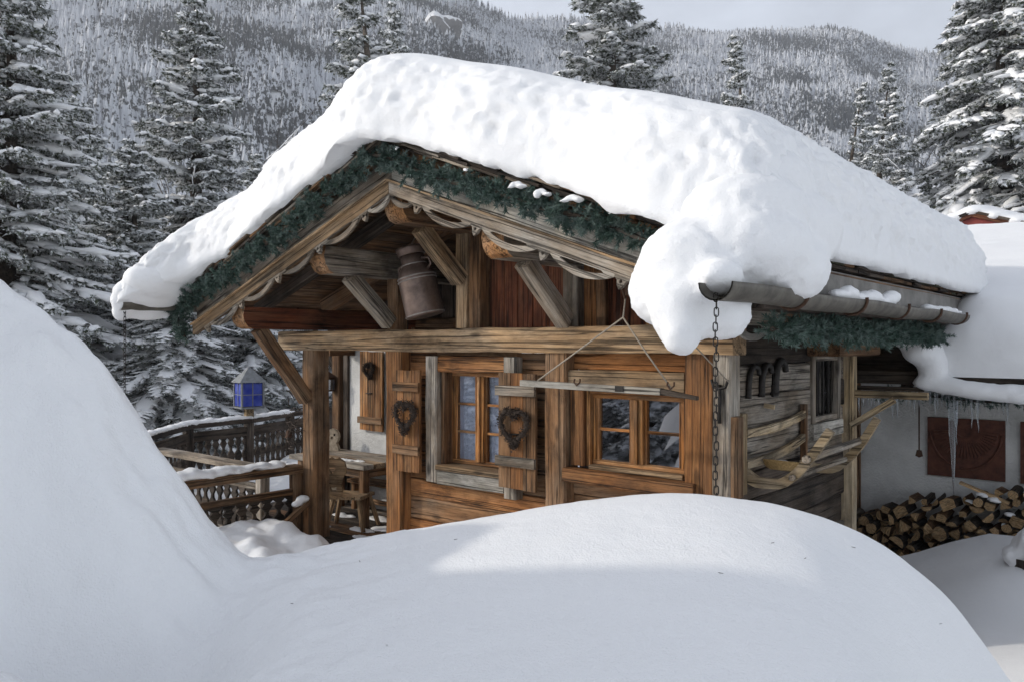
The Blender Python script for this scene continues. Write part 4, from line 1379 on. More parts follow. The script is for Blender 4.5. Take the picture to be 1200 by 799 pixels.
# ================================================================== hanging bar on cords
HB = thing('hanging_bar', (-0.49, -0.60, 1.87), 'grey wooden harness bar hanging from cords across the small window', 'harness bar')
by = -0.60
timber('bar', (-1.14, by, 1.895), (-0.10, by, 1.875), .05, .040, 'wood_silver', HB, seg=6)
timber('bar_tip', (-0.098, by, 1.876), (0.135, by - .02, 1.850), .045, .035, 'wood_dark', HB, seg=4, taper=.6)
MB().tube([(-.345, by, 2.42), (-.36, by, 2.31), (-.375, by, 2.30), (-1.0, by - .01, 1.915)], .0055, 6).build('cord', 'cord', HB)
MB().tube([(-.362, by, 2.31), (-.20, by - .005, 2.1), (-.03, by - .01, 1.893)], .0055, 6).build('cord', 'cord', HB)
for xq in (-.68, -.03):
    MB().tube([(xq - .02, by - .02, 1.935), (xq - .022, by - .025, 1.915), (xq, by - .03, 1.895), (xq + .022, by - .025, 1.915), (xq + .02, by - .02, 1.935)], .006, 6).build('ring', 'rust', HB)
board('clip', -.40, -.34, by - .03, by - .026, 1.868, 1.902, 'iron', HB, 'x', seg=1)
# rusty pulley that the cords hang from
PU = thing('pulley', (-0.34, -0.60, 2.46), 'rusty iron pulley hook under the right bargeboard', 'pulley')
MB().lathe([(.040, -.012), (.045, -.010), (.036, 0), (.045, .010), (.040, .012)], 16, M=Matrix.Translation((-.30, -.60, 2.475)) @ Matrix.Rotation(math.radians(90), 4, 'X')).build('wheel', 'rust', PU)
MB().tube([(-.345, -.60, 2.42), (-.365, -.60, 2.47), (-.345, -.60, 2.53), (-.30, -.60, 2.56), (-.30, -.60, 2.66)], .010, 6).build('hook', 'rust', PU)
MB().box(-.335, -.265, -.622, -.616, 2.44, 2.56).build('cheek', 'rust', PU)
LC = MB().tube([(-0.13, -.55, 2.33), (0.0, -.35, 2.12), (.075, -.09, 1.92)], .0045, 6).build('guy_cord', 'cord')
tag(LC, 'thin brown cord slanting from beam end to the corner post', 'cord')

# ================================================================== chains at the gutter ends
def link_mesh(rot, L=.038, wd=.018, r=.0028):
    pts = []
    for k in range(12):
        a = 2 * math.pi * k / 12
        x = wd / 2 * math.cos(a); z = (L / 2 - wd / 2) * (1 if math.sin(a) > 0 else -1) * (abs(math.sin(a)) > 1e-6) + wd / 2 * math.sin(a)
        pts.append((x, 0, z) if rot == 0 else (0, x, z))
    return MB().tube(pts, r, 5, closed=True).mesh('chain_link', 'iron')
lm = [link_mesh(0), link_mesh(1)]
def chain(x, y, z0, z1, label, sc=1.0):
    T = thing('rain_chain', (x, y, z1), label, 'chain')
    z = z0; i = 0
    while z > z1:
        R = Matrix.Translation((x + .003 * math.sin(i), y, z)) @ Matrix.Rotation(.5 + random.uniform(-.15, .15), 4, 'Z') @ Matrix.Diagonal((sc, sc, sc, 1))
        link(bpy.data.objects.new('link', lm[i % 2]), T, R)
        z -= .031 * sc; i += 1
chain(0.70, -1.575, 2.345, 1.30, 'long iron rain chain hanging from the right gutter end')
chain(-4.98, -1.46, 2.44, 1.70, 'iron rain chain hanging from the left gutter end', 1.1)

# ================================================================== things on the right side wall
SG = thing('hay_sledge', (0.1, 0.6, 1.2), 'pale curved wooden hay sledge hung on the grey side wall', 'sledge')
def runner(pts, name='runner', th=.045, mat='wood_pale'):
    m = MB(); P = [Vector(p) for p in pts]; N = len(P)
    # flat curved plank in an X-Z plane
    out_, vs = [], []
    for i, p in enumerate(P):
        d = (P[min(i + 1, N - 1)] - P[max(i - 1, 0)]).normalized(); n = Vector((-d.z, 0, d.x))
        wd = .036 * (1 - .35 * i / (N - 1))
        for (a, b) in ((-1, -1), (-1, 1), (1, 1), (1, -1)):
            vs.append(p + n * wd * b + Vector((0, a * th / 2, 0)))
    fs = []
    for i in range(N - 1):
        for q in range(4):
            r = (q + 1) % 4
            fs.append((i * 4 + q, (i + 1) * 4 + q, (i + 1) * 4 + r, i * 4 + r))
    fs += [(3, 2, 1, 0), tuple((N - 1) * 4 + q for q in range(4))]
    m.add(vs, fs)
    return m.build(name, mat, SG)
def bez(pts, n):
    P = np.array(pts); t = np.linspace(0, 1, len(P)); tt = np.linspace(0, 1, n)
    return [tuple(pchip(t, P[:, i], tt)[k] for i in range(3)) for k in range(n)]
runner(bez([(.04, .2, 1.33), (.15, .2, 1.275), (.27, .2, 1.28), (.37, .2, 1.34), (.48, .2, 1.47), (.590, .2, 1.635)], 18))
runner(bez([(.05, 1.2, 1.30), (.16, 1.2, 1.25), (.27, 1.2, 1.255), (.362, 1.2, 1.316), (.48, 1.2, 1.46), (.580, 1.2, 1.635)], 18))
timber('crossbar', (.46, .15, 1.455), (.46, 1.28, 1.47), .045, .045, 'wood_grey', SG, seg=5, cham=.25)
timber('crossbar', (.37, .15, 1.335), (.37, 1.25, 1.335), .035, .035, 'wood_grey', SG, seg=5, cham=.25)
timber('upright', (.06, .13, 1.20), (.06, .13, 1.71), .05, .08, 'wood_pale', SG, up=(0, -1, 0))
timber('upright', (.07, 1.20, 1.30), (.07, 1.20, 1.71), .04, .05, 'wood_brown', SG, up=(0, -1, 0))
timber('slat', (.075, .16, 1.585), (.075, 1.19, 1.64), .03, .055, 'wood_pale', SG, seg=6, bow=(0.02, 0, -.02))
timber('slat', (.075, .16, 1.385), (.075, 1.19, 1.47), .03, .055, 'wood_pale', SG, seg=6, bow=(0.02, 0, -.02))
board('upright', .04, .11, -0.04, 0.05, 1.20, 1.70, 'wood_brown', SG, 'z')
BK = thing('basket', (.20, .45, 1.30), 'shallow wicker basket with a little snow on the sledge', 'basket')
Mb = Matrix.Translation((.19, .46, 1.325)) @ Matrix.Rotation(math.radians(-10), 4, 'X')
MB().lathe([(.07, 0), (.10, .015), (.135, .055), (.14, .06), (.13, .055), (.095, .02), (.06, .01)], 18, M=Mb, caps=False).build('bowl', 'wicker', BK)
blob_snow('snow_patch', [(Vector((.19, .46, 1.365)), (.09, .09, .025)), (Vector((.22, .40, 1.38)), (.04, .04, .02))], .012, None, None, 2, .01, 20, parent=BK)

BR = thing('bracket_arm', (0.06, 2.3, 1.4), 'pale wooden bracket arm with diagonal strut beside the woodpile', 'bracket')
timber('arm', (.02, 2.30, 1.735), (.66, 2.30, 1.735), .06, .06, 'wood_pale', BR, seg=4)
timber('strut', (.09, 2.25, 1.475), (.42, 2.26, 1.70), .045, .05, 'wood_pale', BR, seg=4)

def iron_curve(pts, r, label, name='iron_hook', cat='hook'):
    T = thing(name, pts[-1], label, cat, None)
    MB().tube(bez(pts, 22), [r * (1 - .3 * i / 21) for i in range(22)], 7).build('shaft', 'iron', T)
    return T
T = iron_curve([(.05, .26, 1.80), (.055, .255, 1.88), (.06, .27, 1.96), (.065, .32, 2.005), (.07, .37, 1.99), (.07, .39, 1.95)], .022, 'leftmost black iron hook on the side wall')
T = iron_curve([(.05, .47, 1.80), (.055, .465, 1.88), (.06, .48, 1.965), (.065, .53, 2.01), (.07, .58, 1.995), (.07, .60, 1.955)], .026, 'middle of the three black iron hooks on the side wall')
T = iron_curve([(.05, .70, 1.81), (.055, .695, 1.89), (.06, .71, 1.98), (.065, .77, 2.035), (.07, .83, 2.01), (.07, .85, 1.96)], .032, 'thickest black iron hook nearest the side window')
MB().box(.035, .06, .655, .745, 1.79, 1.87).build('plate', 'iron', T)
HK = thing('iron_fork', (.01, -.07, 1.70), 'forked black iron tool hanging on the grey corner post', 'iron tool')
MB().tube([(.005, -.066, 1.90), (.005, -.068, 1.66)], .012, 6).build('shaft', 'iron', HK)
MB().tube([(-.05, -.066, 1.93), (-.035, -.07, 1.885), (.005, -.07, 1.875), (.045, -.07, 1.885), (.06, -.066, 1.93)], .010, 6).build('fork', 'iron', HK)
timber('peg', (.05, .52, 1.74), (.12, .52, 1.73), .02, .03, 'wood_pale', CH)

# ================================================================== annex wall things
CP = thing('sun_carving', (.58, AY - .02, .84), 'large dark red brown panel carved with sun rays above the woodpile', 'carved panel')
board('panel', .25, .92, AY - .045, AY - .004, .84, 1.42, 'rust_brown', CP, 'x', seg=3, jit=.01, cham=.05)
m = MB()
cx_, cz_ = .585, 1.30
for i in range(25):
    a = math.pi + math.pi * (i + .5) / 25
    r0, r1 = .07, .255
    ux, uz = math.cos(a) * 1.08, math.sin(a) * 1.05
    p0 = Vector((cx_ + ux * r0, AY - .047, cz_ + uz * r0 * .8)); p1 = Vector((cx_ + ux * r1, AY - .047, cz_ + uz * r1))
    m.beam(p0, p1, .012, .030, up=(0, -1, 0), seg=1, taper=1.6)
m.build('sun_rays', 'rust_brown', CP)
pts = [(cx_ + .31 * math.cos(a), AY - .05, cz_ + .37 * math.sin(a)) for a in np.linspace(math.pi * 1.02, 2 * math.pi * .99, 24)]
MB().tube(pts, .012, 6).build('carved_border', 'rust_brown', CP)
CP2 = thing('sun_carving', (1.4, AY - .02, .84), 'second dark panel at the right edge on the annex wall', 'carved panel')
board('panel', 1.045, 1.70, AY - .045, AY - .004, .84, 1.42, 'rust_brown', CP2, 'x')
board('carved_border', 1.08, 1.66, AY - .055, AY - .047, .87, .90, 'rust_brown', CP2, 'x')
ST = thing('hanging_paddle', (.32, 3.5, 1.09), 'long thin iron rod with a small paddle hanging by the white wall', 'iron rod')
MB().tube([(.322, 3.5, 1.72), (.323, 3.5, 1.15)], .007, 6).build('rod', 'rust', ST)
MB().prism([(-.02, 0), (.02, 0), (.032, -.055), (0, -.07), (-.032, -.055)], [], .012, Matrix(((1, 0, 0, .323), (0, 0, 1, 3.5), (0, 1, 0, 1.16), (0, 0, 0, 1)))).build('paddle', 'rust', ST)

# icicles under the annex eave
rng2 = random.Random(5)
def icicle(x, y, z, L, r, label):
    n = 7
    pts = [(x + rng2.uniform(-.006, .006) * i / n + .02 * L * i / n, y + rng2.uniform(-.004, .004), z - L * i / n) for i in range(n + 1)]
    o = MB().tube(pts, [r * (1 - (i / n)) ** .8 + .0012 for i in range(n + 1)], 7).build('icicle', 'ice', None, Matrix.Translation((x, y, z)))
    tag(o, label, 'icicle', 'icicles along the annex eave')
icicle(.60, 3.46, 1.76, .98, .040, 'by far the longest icicle, reaching down past the carved panel')
icicle(.635, 3.44, 1.76, .52, .026, 'stout icicle just right of the longest one')
for i in range(54):
    x = -0.25 + i * .030 + rng2.uniform(-.015, .015)
    L = rng2.uniform(.05, .20) if rng2.random() < .75 else rng2.uniform(.22, .38)
    icicle(x, 3.235 if x < .42 else 3.30, 1.715 if x < .42 else 1.74, L, .004 + L * .030, 'one of the small icicles fringing the dark annex eave')

# firewood pile: every split log is its own thing
def log_mesh(kind, g_):
    L = .34
    if kind == 0:    # wedge
        a = g_.uniform(.8, 1.3); pts = [(0, 0)] + [(math.cos(t) , math.sin(t)) for t in np.linspace(0, a, 5)]
    elif kind == 1:  # half round
        pts = [(math.cos(t), math.sin(t) * .9) for t in np.linspace(0, math.pi, 8)]
    elif kind == 2:  # round
        pts = [(math.cos(t) * g_.uniform(.85, 1.1), math.sin(t) * g_.uniform(.85, 1.1)) for t in np.linspace(0, 2 * math.pi, 10, endpoint=False)]
    else:            # squarish split
        pts = [(-.8, -.6), (.7, -.7), (.9, .2), (.3, .7), (-.6, .6)]
    cx = sum(p[0] for p in pts) / len(pts); cy = sum(p[1] for p in pts) / len(pts)
    pts = [((p[0] - cx) , (p[1] - cy)) for p in pts]
    mxr = max(math.hypot(*p) for p in pts); pts = [(p[0] / mxr, p[1] / mxr) for p in pts]
    m = MB()
    Mx = Matrix.Identity(4)
    m.prism(pts, [], L, Mx)
    n = len(pts); ntri = 2 * (n - 2)
    nm = []
    for i, f in enumerate(m.f):
        if i < ntri: m.m[i] = 1
        elif kind != 2:
            e = i - ntri
            # bark on the rounded edge, cut wood on the split faces
            m.m[i] = 0 if (kind == 0 and 1 <= e <= 4) or (kind == 1 and e < 7) or (kind == 3 and e in (0, 1)) else 2
    return m.mesh('firewood', ['bark', 'wood_cut', 'wood_brown'])
g_ = random.Random(12)
lms = [log_mesh(k, g_) for k in (0, 0, 1, 1, 2, 3, 3, 0)]
rows = []
def pile_top(x):
    return .44 + (.80 - .44) * min(max((x + .48) / 1.4, 0), 1) + .03 * math.sin(x * 7)
placed = []
for att in range(16000):
    x = g_.uniform(-.46, 1.75); R = g_.uniform(.042, .088)
    z = g_.uniform(.02 + R, pile_top(x) - R * .3)
    if all((x - q[0]) ** 2 + (z - q[1]) ** 2 > (.80 * (R + q[2])) ** 2 for q in placed):
        placed.append((x, z, R))
wood_lab = [('lower left', 'pale split log in the %s of the woodpile')]
for i, (x, z, R) in enumerate(placed):
    me = lms[g_.randrange(len(lms))]
    yq = 3.86 + g_.uniform(-.07, .05)
    M = Matrix.Translation((x, yq, z)) @ Matrix.Rotation(math.radians(90) + g_.uniform(-.08, .08), 4, 'X') @ Matrix.Rotation(g_.uniform(0, 6.28), 4, 'Z') @ Matrix.Diagonal((R * 1.02, R * 1.02, 1, 1))
    o = link(bpy.data.objects.new('firewood', me), None, M)
    tag(o, 'split firewood log stacked in the woodpile by the white wall', 'log', 'firewood logs in the stacked pile')
for i in range(46):      # a second row behind shows through the gaps
    x = -.42 + 2.1 * (i % 23) / 23 + g_.uniform(-.03, .03); z = .10 + .24 * (i // 23) + g_.uniform(-.04, .06)
    R = g_.uniform(.09, .12)
    M = Matrix.Translation((x, 4.02, min(z, pile_top(x) - .1))) @ Matrix.Rotation(math.radians(90), 4, 'X') @ Matrix.Rotation(g_.uniform(0, 6.28), 4, 'Z') @ Matrix.Diagonal((R, R, .9, 1))
    o = link(bpy.data.objects.new('firewood', lms[g_.randrange(len(lms))]), None, M)
    tag(o, 'split firewood log in the back row, seen through gaps of the woodpile', 'log', 'firewood logs in the back row')
bd = timber('loose_board', (.62, 3.72, .86), (1.02, 3.70, .72), .05, .025, 'wood_cut', None)
tag(bd, 'pale loose board lying across the top of the woodpile', 'board')
for (x, z, sz) in ((.80, .775, .05), (.90, .74, .06), (.70, .70, .04), (1.02, .62, .045), (.98, .52, .03)):
    o = blob_snow('snow_patch', [(Vector((x, 3.70, z)), (sz, .05, sz * .35)), (Vector((x + sz * .6, 3.69, z - .012)), (sz * .6, .04, sz * .3))], .012, 'small patch of snow lying on the firewood logs', 'snow', 2, .01, 22, group='snow patches on the woodpile')

# tub with snow at the right edge
TB = thing('plant_tub', (1.42, 2.55, .1), 'dark wooden tub heaped with snow at the right edge', 'tub')
for i in range(12):
    a = 2 * math.pi * i / 12; a2 = 2 * math.pi * (i + 1) / 12
    p = lambda aa, r, z: Vector((1.45 + r * math.cos(aa), 2.60 + r * math.sin(aa), z))
    m = MB(); m.add([p(a + .02, .24, .02), p(a2 - .02, .24, .02), p(a2 - .02, .28, .52), p(a + .02, .28, .52), p(a + .02, .215, .02), p(a2 - .02, .215, .02), p(a2 - .02, .255, .52), p(a + .02, .255, .52)],
          [(0, 1, 2, 3), (5, 4, 7, 6), (3, 2, 6, 7), (0, 3, 7, 4), (1, 5, 6, 2)])
    m.build('stave', 'wood_dark', TB, frame((0, 0, 1), (math.cos(a), math.sin(a), 0), p(a, .25, .3)))
for z in (.12, .42):
    MB().lathe([(.25 + z * .08, -.015), (.258 + z * .08, -.015), (.258 + z * .08, .015), (.25 + z * .08, .015)], 24, M=Matrix.Translation((1.45, 2.60, z)), caps=False).build('hoop', 'rust', TB)
blob_snow('snow_heap', [(Vector((1.45, 2.60, .56)), (.28, .28, .15)), (Vector((1.38, 2.52, .64)), (.17, .17, .14)), (Vector((1.22, 2.52, .52)), (.10, .12, .10))], .025, 'rounded heap of snow filling the dark wooden tub', 'snow', 4, .03, 6, seed=81)
# ================================================================== terrace with railings
TE = thing('terrace', (-5.5, 0.6, 0.0), 'wooden terrace deck left of the chalet with snow between its planks', 'terrace')
y = -0.75
while y < WY - .01:
    y2 = min(y + .128, WY - .003)
    board('deck_plank', -5.6, -2.95 if y > .12 else -3.13, y + .003, y2 - .003, .262, .30 + random.uniform(-.004, .004), random.choice(['wood_dark', 'wood_grey', 'wood_brown']), TE, 'x', seg=3)
    y = y2
MB().box(-8.6, -5.62, -1.9, 4.0, -1.2, .28).build('deck_base', 'wood_dark', TE)
MB().box(-5.61, -3.2, -.74, 1.24, -.4, .255).build('deck_base', 'wood_dark', TE)
def snow_sheet(name, pts_r, z, label, seed, amp=.05):
    return blob_snow(name, pts_r, .03, label, 'snow', 5, amp, 5, seed=seed)
snow_sheet('snow_heap', [(Vector((-7.0, 1.6, .26)), (1.2, 1.6, .18)), (Vector((-7.4, 2.4, .36)), (.5, .7, .26)), (Vector((-6.6, .1, .26)), (.9, .7, .13)), (Vector((-7.3, 2.9, .5)), (.4, .5, .3))], .3, 'soft snow covering the far terrace deck behind the railings', 91)
for i, (x, y, rx_, ry_) in enumerate([(-4.55, .30, .13, .07), (-4.08, .45, .16, .06), (-3.95, .62, .14, .09), (-3.75, .25, .2, .05), (-4.3, .9, .2, .08), (-3.6, .8, .25, .1), (-4.75, .75, .16, .07), (-3.6, .42, .1, .05)]):
    blob_snow('snow_patch', [(Vector((x, y, .298)), (rx_, ry_, .022)), (Vector((x + rx_ * .6, y + .03, .298)), (rx_ * .6, ry_ * .7, .018))], .012, 'small patch of trodden snow on the porch deck', 'snow', 2, .012, 14, group='snow patches on the porch deck', seed=92 + i)

# balusters: flat boards sawn to a vase outline (shared meshes)
def baluster_outline(w, h):
    r = [(0.0, .42), (.10, .42), (.14, .26), (.22, .18), (.30, .30), (.40, .46), (.50, .34), (.56, .14), (.64, .10), (.70, .24), (.76, .40), (.84, .20), (.90, .42), (1.0, .42)]
    L = [(-q * w, t * h) for t, q in r]; R = [(q * w, t * h) for t, q in reversed(r)]
    return list(reversed(L + R))
def railing(name, pts, zt, zb, label, mat, bmat, top=(.12, .065), mid=.25, wbal=.125, group=None, posts=None, midh=.06):
    """posts at the given points, rails and sawn balusters between them"""
    T = thing(name, (pts[0][0], pts[0][1], zb), label, 'railing', group)
    zm = zt - mid
    hb = zm - zb - .06
    me = MB().prism(baluster_outline(wbal, hb), [], .024, Matrix.Identity(4)).mesh('baluster', bmat)
    for i, p in enumerate(pts):
        if posts is None or i in posts:
            board('post', p[0] - .05, p[0] + .05, p[1] - .05, p[1] + .05, zb - .25, zt - top[1] - .002, mat, T, 'z')
    for a, b in zip(pts[:-1], pts[1:]):
        a = Vector((a[0], a[1], 0)); b = Vector((b[0], b[1], 0)); d = (b - a); L = d.length; dn = d.normalized()
        timber('top_rail', a + Vector((0, 0, zt - top[1] / 2)) - dn * .03, b + Vector((0, 0, zt - top[1] / 2 + .002)) + dn * .03, top[0], top[1], mat, T, seg=4)
        timber('mid_rail', a + Vector((0, 0, zm)) + dn * .055, b + Vector((0, 0, zm)) - dn * .055, .05, midh, mat, T, seg=3)
        timber('bottom_rail', a + Vector((0, 0, zb + .02)) + dn * .055, b + Vector((0, 0, zb + .02)) - dn * .055, .05, .06, mat, T, seg=3)
        n = max(2, int(L / (wbal * .92)))
        for k in range(n):
            p = a + d * ((k + .5) / n)
            M = Matrix.Translation((p.x, p.y, zb + .052)) @ Matrix.Rotation(math.atan2(d.y, d.x), 4, 'Z') @ Matrix.Rotation(math.radians(90), 4, 'X')
            link(bpy.data.objects.new('baluster', me), T, M)
    return T
railing('railing', [(-4.28, -1.32), (-4.28, -0.16)], 1.0, .30, 'near brown railing with carved balusters and a thick snow cap', 'wood_brown', 'wood_dark', (.14, .075), .25, .14)
railing('railing', [(-6.5, -.42), (-4.44, -.42)], 1.0, .30, 'long grey rail running behind the near railing', 'wood_grey', 'wood_dark', (.17, .05), .2, .14)
railing('railing', [(-6.48, -.54), (-7.29, .36), (-7.42, 1.29), (-7.80, 2.2), (-8.05, 3.1)], 1.155, .42, 'far dark railing running round the terrace edge', 'wood_dark', 'wood_dark', (.13, .06), .17, .12, midh=.12)
# snow caps on the rails
blob_snow('rail_snow', [(Vector((-4.29, -1.30 + i * .085, 1.025 + .012 * math.sin(i * 1.7))), (.085, .09, .055 - .002 * i + .01 * math.sin(i * 2.3))) for i in range(12)], .02, 'thick cap of snow lying along the near railing', 'snow', 4, .014, 8, seed=101)
for (a, b, lab, sd) in (((-6.48, -.54), (-7.29, .36), 'thin snow strip on the slanting left end of the far railing', 102), ((-7.29, .36), (-7.42, 1.29), 'thin snow strip on the far railing left of the lantern', 103), ((-7.42, 1.29), (-7.8, 2.2), 'thin snow strip on the far railing right of the lantern', 104)):
    n = 12
    blob_snow('rail_snow', [(Vector((a[0] + (b[0] - a[0]) * i / n, a[1] + (b[1] - a[1]) * i / n, 1.165)), (.075, .075, .035 + .008 * math.sin(i * 2))) for i in range(n + 1)], .022, lab, 'snow', 3, .012, 9, seed=sd)
# little stair gate of pickets beside the post
SGT = thing('stair_rail', (-4.1, -.35, .1), 'short sloping picket handrail at the foot of the porch post', 'handrail')
timber('handrail', (-4.10, -.16, .66), (-4.06, -.62, .40), .05, .05, 'wood_brown', SGT)
for i in range(6):
    t = i / 5
    timber('picket', (-4.10 + .04 * t, -.18 - .42 * t, .05), (-4.10 + .04 * t, -.18 - .42 * t, .62 - .24 * t), .02, .05, 'wood_brown', SGT, up=(0, -1, 0), seg=1)
board('newel', -4.11, -4.02, -.74, -.65, 0.0, .52, 'wood_brown', SGT, 'z')
blob_snow('snow_heap', [(Vector((-4.12, -.20, .70)), (.05, .07, .035)), (Vector((-4.11, -.27, .665)), (.04, .06, .03))], .012, 'little knob of snow on the picket handrail', 'snow', 2, .005, 20)

# ---- lantern on the railing post
lx, ly = -7.42, 1.29
LN = thing('lantern', (lx, ly, 1.16), 'square lead lantern with blue glass panes on the far railing post', 'lantern')
yw = YAW + math.radians(38)
ML = Matrix.Translation((lx, ly, 0)) @ Matrix.Rotation(yw, 4, 'Z')
def lbox(x0, x1, y0, y1, z0, z1, name, mat, par=None):
    m = MB(); m.box(x0, x1, y0, y1, z0, z1); m.v = [tuple(ML @ Vector(p)) for p in m.v]
    return m.build(name, mat, par or LN, Matrix.Translation((lx, ly, z0)))
a = .145
lbox(-.05, .05, -.05, .05, 1.10, 1.29, 'stand', 'wood_pale')
lbox(-a - .01, a + .01, -a - .01, a + .01, 1.292, 1.315, 'base', 'lead')
for sx in (-1, 1):
    for sy in (-1, 1):
        lbox(sx * a - .012, sx * a + .012, sy * a - .012, sy * a + .012, 1.316, 1.64, 'corner_bar', 'lead')
for f in range(4):
    Rf = ML @ Matrix.Rotation(f * math.pi / 2, 4, 'Z')
    for i in (0, 1):
        for j in (0, 1):
            x0, x1 = (-a + .013 + i * (a - .008), -a + .013 + i * (a - .008) + a - .022)
            z0, z1 = 1.325 + j * .158, 1.325 + j * .158 + .147
            MB().add([Rf @ Vector(p) for p in ((x0, -a, z0), (x1, -a, z0), (x1, -a, z1), (x0, -a, z1))], [(0, 1, 2, 3)]).build('pane', 'blue_glass', LN, Matrix.Translation((lx, ly, z0 + i)))
    for (x0, x1, z0, z1) in ((-.006, .006, 1.317, 1.638), (-a + .013, -.007, 1.472, 1.483), (.007, a - .013, 1.472, 1.483)):
        m = MB(); m.box(x0, x1, -a - .005, -a + .005, z0, z1); m.v = [tuple(Rf @ Vector(p)) for p in m.v]; m.build('bar', 'lead', LN)
b = a + .04
m = MB(); m.add([ML @ Vector(p) for p in ((-b, -b, 1.641), (b, -b, 1.641), (b, b, 1.641), (-b, b, 1.641), (-.03, -.03, 1.82), (.03, -.03, 1.82), (.03, .03, 1.82), (-.03, .03, 1.82), (0, 0, 1.86))], [(0, 1, 5, 4), (1, 2, 6, 5), (2, 3, 7, 6), (3, 0, 4, 7), (4, 5, 8), (5, 6, 8), (6, 7, 8), (7, 4, 8), (3, 2, 1, 0)])
m.build('roof', 'lead', LN)

# ---- table, chair, benches
TA = thing('table', (-4.7, .85, .30), 'weathered wooden table with thick plank top on the porch', 'table')
for i in range(5):
    board('top_plank', -5.35, -4.08 + random.uniform(-.01, .01), .50 + i * .135, .50 + i * .135 + .132, .885, .935, random.choice(['wood_grey', 'wood_grey', 'wood_tan']), TA, 'x', seg=4)
for (x, y) in ((-4.16, .57), (-4.16, 1.08), (-5.2, .57), (-5.2, 1.08)):
    board('leg', x - .04, x + .04, y - .04, y + .04, .30, .883, 'wood_brown', TA, 'z')
board('apron', -5.16, -4.2, .55, .58, .79, .883, 'wood_brown', TA, 'x')
board('apron', -4.175, -4.145, .62, 1.03, .79, .883, 'wood_brown', TA, 'y')
blob_snow('snow_patch', [(Vector((-4.55, .62, .936)), (.16, .05, .014)), (Vector((-4.35, .66, .936)), (.10, .04, .012))], .01, 'thin frost of snow on the table top', 'snow', 2, .008, 20)
CA = thing('chair', (-4.22, .42, .30), 'carved wooden peasant chair with cut out back at the table', 'chair')
MB().prism([(-.17, -.15), (.17, -.15), (.20, .16), (-.20, .16)], [], .035, Matrix.Translation((-4.22, .44, .63)) @ Matrix.Rotation(.5, 4, 'Z')).build('seat', 'wood_tan', CA, Matrix.Translation((-4.22, .44, .63)))
bo = [(-.07, 0), (.07, 0), (.10, .06), (.085, .12), (.11, .19), (.155, .27), (.14, .36), (.08, .40), (.03, .385), (0, .40), (-.03, .385), (-.08, .40), (-.14, .36), (-.155, .27), (-.11, .19), (-.085, .12), (-.10, .06)]
h1 = [(-.05, .30), (.05, .30), (.0, .22)]
h2 = [(-.03, .05), (.03, .05), (.035, .10), (0, .08), (-.035, .10)]
Mc = Matrix.Translation((-4.29, .30, .64)) @ Matrix.Rotation(.5, 4, 'Z') @ Matrix.Rotation(math.radians(90 + 12), 4, 'X')
MB().prism(bo, [h1, h2], .03, Mc).build('backrest', 'wood_tan', CA, Mc)
for (dx, dy) in ((-.13, -.10), (.13, -.10), (.15, .12), (-.15, .12)):
    q = Matrix.Rotation(.5, 3, 'Z')
    p0 = Vector((-4.22, .44, .62)) + q @ Vector((dx, dy, 0)); p1 = Vector((-4.22, .44, .30)) + q @ Vector((dx * 1.55, dy * 1.55, 0))
    timber('leg', p0, p1, .042, .042, 'wood_tan', CA, up=(0, -1, 0), taper=.8)
BN = thing('bench', (-4.6, 1.1, .30), 'plain wooden bench behind the table against the porch wall', 'bench')
board('seat', -5.0, -3.6, 1.22 - .0 - .20, 1.23, .60, .64, 'wood_brown', BN, 'x')
for x in (-4.95, -3.66):
    board('leg', x - .03, x + .03, 1.06, 1.2, .30, .598, 'wood_brown', BN, 'z')
board('stretcher', -4.9, -3.7, 1.11, 1.15, .38, .43, 'wood_brown', BN, 'x')
CB = thing('carved_bench', (-5.45, 1.0, .30), 'pale carved bench end with a round animal face left of the table', 'carved bench')
cbx, cby = -5.36, .98
face = [(.11 + .085 * math.cos(t), .70 + .085 * math.sin(t)) for t in np.linspace(-.9, math.pi + .7, 12)]
body = [(-.25, 0), (.20, 0), (.20, .50), (.19, .58)] + face + [(-.02, .58), (-.12, .52), (-.25, .50)]
ey = lambda cx, cy, r: [(cx + r * math.cos(t), cy + r * math.sin(t)) for t in np.linspace(0, 2 * math.pi, 8, endpoint=False)]
Mcb = Matrix.Translation((cbx, cby, .36)) @ Matrix.Rotation(YAW - .3, 4, 'Z') @ Matrix.Rotation(math.radians(90), 4, 'X') @ Matrix.Diagonal((1, 1.05, 1, 1))
MB().prism(body, [ey(.075, .72, .014), ey(.145, .72, .014), ey(.11, .685, .018)], .05, Mcb).build('end_panel', 'pale_carving', CB, Mcb)
board('seat', -5.75, -5.30, 1.02, 1.24, .62, .66, 'wood_brown', CB, 'x')
board('backboard', -5.75, -5.35, 1.10, 1.14, .70, .98, 'pale_carving', CB, 'x')
# small hanging lantern on the back post
HL = thing('hanging_lantern', (-5.45, 1.12, 1.58), 'small rusty brown lantern hanging on the porch back post', 'lantern')
m = MB(); m.box(-5.53, -5.41, 1.06, 1.17, 1.60, 1.76); m.build('body', 'rust', HL)
m = MB(); m.add([(-5.55, 1.04, 1.762), (-5.39, 1.04, 1.762), (-5.39, 1.19, 1.762), (-5.55, 1.19, 1.762), (-5.47, 1.115, 1.84)], [(0, 1, 4), (1, 2, 4), (2, 3, 4), (3, 0, 4), (3, 2, 1, 0)]); m.build('cap', 'rust', HL)
m = MB(); m.tube([(-5.47, 1.115, 1.84), (-5.47, 1.15, 1.90)], .006, 5); m.build('hook', 'iron', HL)
m = MB(); m.box(-5.408, -5.404, 1.075, 1.155, 1.62, 1.74); m.build('pane', 'glass', HL)
